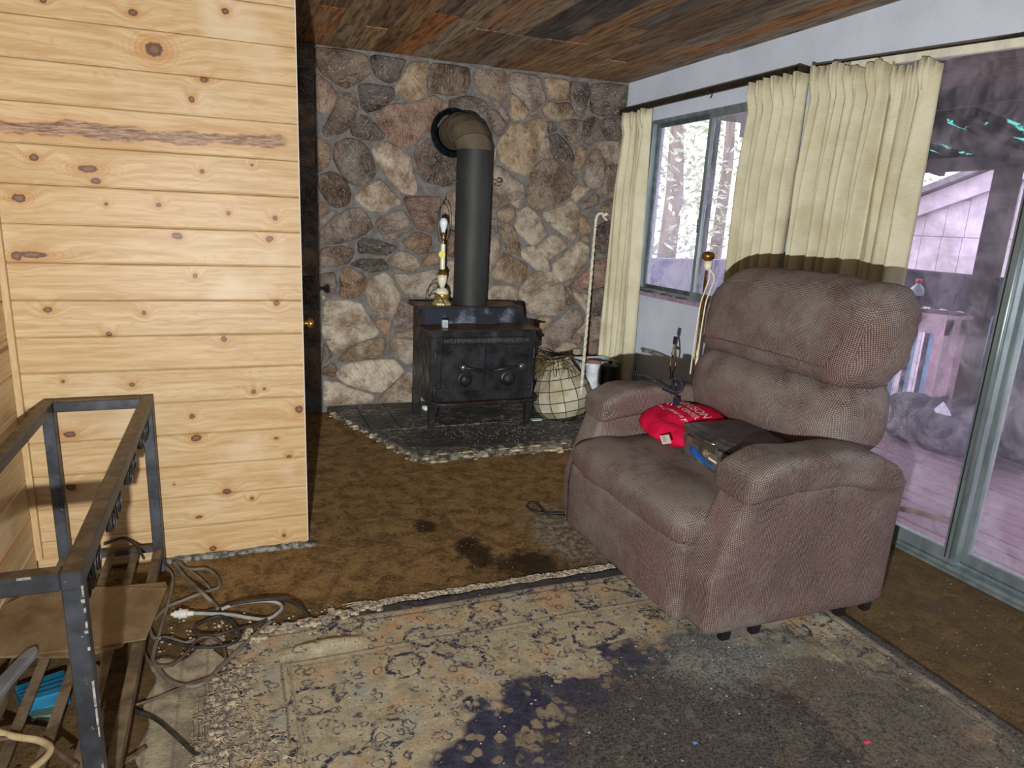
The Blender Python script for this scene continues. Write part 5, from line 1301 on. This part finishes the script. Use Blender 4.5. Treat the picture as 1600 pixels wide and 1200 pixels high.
for i in range(420):
    x = .40+1.05*i/419+rnd.uniform(-.004, .004); y = far(x)+.002
    L = rnd.uniform(.025, .06); sx = rnd.uniform(-1.5, 1.5)
    m.tube([(x, y-.008, .013), (x+sx*L*.4, y+L*.45, .010+rnd.random()*.008), (x+sx*L*1.1, y+L*.62+rnd.uniform(-.012, .012), .004)], .0019, 4)
obj('fringe', m, simple('cream_fringe', (206, 196, 172), (120, 112, 100), 60, .95), rug, kind='stuff')
m = MB()
cl_ = [onZ(x, y, .01) for x, y in ((375, 1060), (352, 1085), (345, 1120), (335, 1165), (395, 1140), (415, 1175), (330, 1195), (360, 1110))]
for i in range(900):
    c0 = rnd.choice(cl_); x, y = c0.x+rnd.gauss(0, .022), c0.y+rnd.gauss(0, .030)
    a = rnd.uniform(0, 6.28); z = rz(x, y)+.002; pp = [Vector((x, y, z))]; L = rnd.uniform(.012, .03)
    for k_ in range(4): a += rnd.uniform(-.9, .9); pp.append(pp[-1]+Vector((math.cos(a)*L*.4, math.sin(a)*L*.4, rnd.uniform(-.002, .006) if k_ < 2 else -.003)))
    m.tube(pp, .0013, 3)
for i in range(46):                                # unravelled warp cords lying side by side
    x = -.16+.0062*i+rnd.uniform(-.002, .002); y0_ = 1.45+rnd.uniform(-.1, .1); L = rnd.uniform(.25, .5)
    m.tube([(x+.012*math.sin(i), y0_, .013), (x+.006, y0_+L*.5, .015), (x+.004*math.sin(i*3), y0_+L, .013)], .0022, 4)
for i in range(60):
    c0 = rnd.choice(cl_); x, y = c0.x+rnd.gauss(0, .03), c0.y+rnd.gauss(0, .04); r = rnd.uniform(.004, .010)
    m.rbox((x, y, rz(x, y)+r*.4), (r*1.4, r, r*.8), r*.5, 1)
for i in range(170):
    x = rnd.uniform(-.02, .46); y = far(x)+rnd.gauss(-.004, .014); r = rnd.uniform(.004, .011)
    m.rbox((x, y, .010+r*.4), (r*1.3, r, r*.8), r*.5, 1)
obj('frayed_tufts', m, simple('frayed_wool', (196, 182, 152), (104, 98, 98), 60, .95), rug, kind='stuff')
# the torn-off border strip of the rug on the left
LX0 = -.285
def strip(u, v):
    y = .6+(2.20-.6)*v; x1 = left(y)-.012; x = LX0+(x1-LX0)*u+.012*math.sin(y*31)*(1-u)
    y2 = y+(.03*math.sin(x*40)-.10*(1-u))*v
    return (x, y2, .007+.003*math.sin(x*30+y*8))
def m_strip():
    t = NT('bare_rug_backing'); p = t.pos(); X, Y, Z = t.xyz(p)
    n1 = t.noise(p, 14, 6, .68); f = t.noise(t.vm('MULTIPLY', p, (1, 3, 1)), 90, 4, .7)
    col = t.mix(t.rng(n1, .36, .64), (184, 174, 148), (136, 128, 112)); col = t.mix(t.rng(t.math('SINE', t.math('MULTIPLY', X, 85)), .85, 1, 0, .35), col, (96, 88, 76))
    col = t.mix(t.rng(f, .55, .7, 0, .6), col, (214, 204, 176)); col = t.mix(t.rng(f, .3, .42, .6, 0), col, (52, 46, 38))
    t.bump(f, .8, .006); return t.fin(col, .95, 0, .1)
ss = obj('rug_backing', MB().grid(strip, 24, 60), m_strip(), label='torn bare strip of rug backing beside the metal stand', cat='rug strip', smooth=True)
so = ss.modifiers.new('t', 'SOLIDIFY'); so.thickness = .004; so.offset = -1

# ================================================================== CABLES
def cable(name, label, pts, r, mat, o=(200, 860), s=5.333, z=.016, lifts=None, extra=None):
    w_ = []
    for i, (x, y) in enumerate(pts):
        zz = z+(lifts or {}).get(i, 0); w_.append(onZ(o[0]+x/s, o[1]+y/s, zz))
    c = catmull(w_, 7)
    th = thing(name, tuple(w_[0]*0+Vector((w_[len(w_)//2].x, w_[len(w_)//2].y, 0))), label, 'cable', 'cables heaped beside the metal stand')
    obj('lead', MB().tube(c, r, 7), mat, th, True)
    return th, w_
M_CG = simple('grey_cable', (124, 116, 104), (98, 92, 82), 20, .6); M_CB = simple('black_cable', (34, 34, 34), (58, 56, 52), 24, .55); M_CL = simple('pale_cable', (176, 178, 178), (150, 150, 148), 20, .5); M_CBR = simple('brown_cable', (110, 90, 72), (80, 64, 50), 20, .7); M_CCR = simple('cream_cable', (206, 190, 150), (176, 158, 118), 20, .6)
cable('power_cable', 'thick grey cable running from the stand leg down in a long curve over the rug', [(300,130),(365,210),(360,330),(310,520),(260,690),(205,900),(250,980),(330,1080),(470,1130),(620,1110),(760,990),(900,850),(1060,700),(1190,590)], .0072, M_CG)
cable('power_cable', 'black cable arching right to the torn rug edge', [(640,520),(760,480),(950,430),(1200,405),(1330,415),(1430,470),(1500,550),(1510,605)], .0062, M_CB, lifts={2: .02, 3: .03, 4: .03, 5: .02})
t_, w_ = cable('extension_cable', 'pale grey cable with white plug lying on the brown carpet', [(540,525),(600,525),(850,535),(1000,560),(1160,572),(1270,500),(1270,450),(1180,422),(1050,425),(900,445),(780,490)], .0065, M_CL, z=.022)
q0 = onZ(200+360/5.333, 860+533/5.333, .024); q1 = onZ(200+548/5.333, 860+525/5.333, .024)
dq = (q1-q0)
M_PLUG = simple('white_plug', (214, 212, 204), rough=.5)
obj('plug', MB().tube([q0+dq*f for f in (0, .12, .14, .36, .38, .42, .44, .72, .74, 1)], [.006, .007, .013, .013, .020, .020, .016, .016, .010, .008], 10), M_PLUG, t_, True, autos=40)
cable('power_cable', 'grey cable looping over the carpet near the foot of the pine wall', [(400,90),(500,155),(650,155),(740,220),(760,300),(700,330),(600,360),(450,420),(330,470),(220,580)], .0058, M_CG, lifts={6: .014})
cable('power_cable', 'twisted grey cable slanting from the stand leg to the plug', [(380,100),(480,230),(600,340),(700,430),(750,490)], .0075, M_CG, lifts={2: .03})
cable('power_cable', 'thin black cable coiled in an oval at the rug edge', [(1160,572),(1050,620),(900,660),(750,700),(600,700),(540,660),(600,610),(750,550),(850,590),(930,690),(900,760),(780,800),(600,810),(450,790),(280,740)], .0048, M_CB, z=.026)
cable('power_cable', 'brown flat cable tangled at the torn rug edge', [(110,790),(190,940),(350,960),(480,860),(560,760),(650,720),(740,750),(800,820),(812,905)], .0050, M_CBR, z=.020)
cable('power_cable', 'grey cable bunch lying against the stand rail', [(180,660),(220,730),(340,730),(470,770),(560,740)], .0065, M_CG, z=.018)
cable('power_cable', 'thin brown cable leaving the stand towards the rug', [(1010,720),(1200,662),(1500,540),(1800,440)], .0045, M_CBR, o=(0, 960), s=5.0, z=.018)
cable('power_cable', 'black cable leaving the stand towards the lower rug', [(1010,740),(1200,810),(1350,930),(1500,1070),(1560,1100)], .0055, M_CB, o=(0, 960), s=5.0, z=.020)
cable('power_cable', 'cream flat cable curling over the stand bars at the lower left', [(-120,880),(0,925),(130,958),(300,985),(390,1040),(365,1110),(250,1210)], .0085, M_CCR, o=(0, 960), s=5.0, z=.135)
cable('power_cable', 'brown cable crossing the stand bars at the lower left', [(-100,1000),(60,965),(200,955),(340,1000),(450,1080),(600,1190)], .0065, M_CBR, o=(0, 960), s=5.0, z=.132)
cable('power_cable', 'thin cord looped on the carpet at the pine wall foot', [(430,85),(470,140),(560,200),(640,270),(690,330)], .005, M_CG, z=.014)
cable('power_cable', 'black cord loop lying by the front of the recliner', [(1072,432),(1000,432),(950,425),(915,405),(930,388),(960,395),(985,425),(1010,440),(1072,445)], .0055, M_CB, o=(480, 640), s=2.667, z=.010)
cable('power_cable', 'dark cable hanging in a bow inside the stand', [(520,930),(600,900),(640,905),(690,950),(720,1000)], .005, M_CB, o=(0, 560), s=3.2, z=.13)
m = MB(); rnd = random.Random(31)
for i in range(16):
    x, y = rnd.uniform(-.60, -.32), rnd.uniform(1.55, 2.5); a = rnd.uniform(0, 3.1); L = rnd.uniform(.04, .12)
    m.bar((x, y, .012+rnd.random()*.02), (x+L*math.cos(a), y+L*math.sin(a), .012+rnd.random()*.02), rnd.uniform(.006, .02), .006)
obj('floor_litter', m, simple('litter', (120, 104, 82), (40, 36, 30), 18, .9), kind='stuff', label='loose dark litter on the floor under the stand', cat='litter')

# ================================================================== DEBRIS
def crumbs(name, label, n, area, sz, c1, c2, zf, seed):
    rnd = random.Random(seed); m = MB()
    for i in range(n):
        x, y = area(rnd); r = rnd.uniform(*sz); a = rnd.uniform(0, 6.28); z = zf(x, y)
        c, s = math.cos(a)*r, math.sin(a)*r
        m.add([(x+c, y+s, z), (x-s*.7, y+c*.7, z), (x-c*.8, y-s*.8, z), (x+s*.6, y-c*.6, z), (x, y, z+r*.55)], [(0, 1, 4), (1, 2, 4), (2, 3, 4), (3, 0, 4), (3, 2, 1, 0)])
    obj(name, m, simple(name+'_mat', c1, c2, 60, .9), kind='stuff', label=label, cat='debris')
crumbs('rug_crumbs', 'pale crumbs and lint scattered over the worn rug', 420, lambda r: (r.uniform(.0, 2.1), r.uniform(.8, 2.2)), (.0015, .0055), (206, 200, 184), (150, 140, 120), lambda x, y: rz(x, y)+.0005, 1)
crumbs('carpet_crumbs', 'pale crumbs scattered over the brown carpet', 260, lambda r: (r.uniform(.3, 1.4), r.uniform(2.3, 3.6)), (.0012, .004), (200, 184, 150), (160, 140, 104), lambda x, y: .001, 2)
crumbs('door_crumbs', 'pale crumbs on the carpet by the glass door', 160, lambda r: (r.uniform(2.15, 2.84), r.uniform(.9, 2.1)), (.0012, .0045), (214, 206, 180), (170, 160, 130), lambda x, y: .001, 3)
crumbs('hearth_ash', 'pale ash and plaster flakes around the stove legs', 420, lambda r: (r.gauss(1.62, .25), r.gauss(4.02, .13)), (.0015, .006), (196, 188, 170), (140, 134, 124), lambda x, y: HZ+.0025, 4)
crumbs('edge_crumbs', 'plaster flakes on the torn rug edge by the cables', 160, lambda r: (r.uniform(-.28, .3), r.gauss(2.2, .06)), (.002, .010), (196, 190, 172), (120, 112, 98), lambda x, y: .012, 5)
wp_ = onZ(680, 638, HZ)
obj('paper_wad', MB().rbox((onZ(667, 641, HZ).x, onZ(667, 641, HZ).y, HZ+.018), (.03, .022, .016), .010, 3, lambda u, v, w_, p: p+Vector((.004*sn(p.y*300), .004*sn(p.z*400), 0))), simple('white_wad', (226, 228, 232), rough=.8), label='crumpled white paper behind the left stove leg', cat='paper')
pf = onZ(838, 657, HZ); obj('paper_scrap', MB().box((pf.x-.035, pf.y-.015, HZ+.003), (pf.x+.035, pf.y+.02, HZ+.010)), simple('pale_blue_paper', (190, 208, 214), rough=.8), label='pale blue paper scrap by the right stove leg', cat='paper')
ps = onZ(1355, 1160, .012); obj('pink_scrap', MB().add([(ps.x-.012, ps.y-.006, .0125), (ps.x+.012, ps.y-.004, .0125), (ps.x+.01, ps.y+.008, .0125), (ps.x-.01, ps.y+.007, .0125), (ps.x, ps.y, .018)], [(0, 1, 4), (1, 2, 4), (2, 3, 4), (3, 0, 4), (3, 2, 1, 0)]), simple('pink_bit', (222, 60, 110), rough=.6), label='tiny bright pink scrap on the dark rug', cat='scrap')
pb = onZ(1086, 1161, .012); obj('blue_scrap', MB().add([(pb.x-.007, pb.y-.005, .0125), (pb.x+.007, pb.y-.004, .0125), (pb.x+.006, pb.y+.006, .0125), (pb.x-.006, pb.y+.005, .0125), (pb.x, pb.y, .017)], [(0, 1, 4), (1, 2, 4), (2, 3, 4), (3, 0, 4), (3, 2, 1, 0)]), simple('blue_bit', (90, 150, 220), rough=.6), label='tiny light blue scrap on the dark rug', cat='scrap')
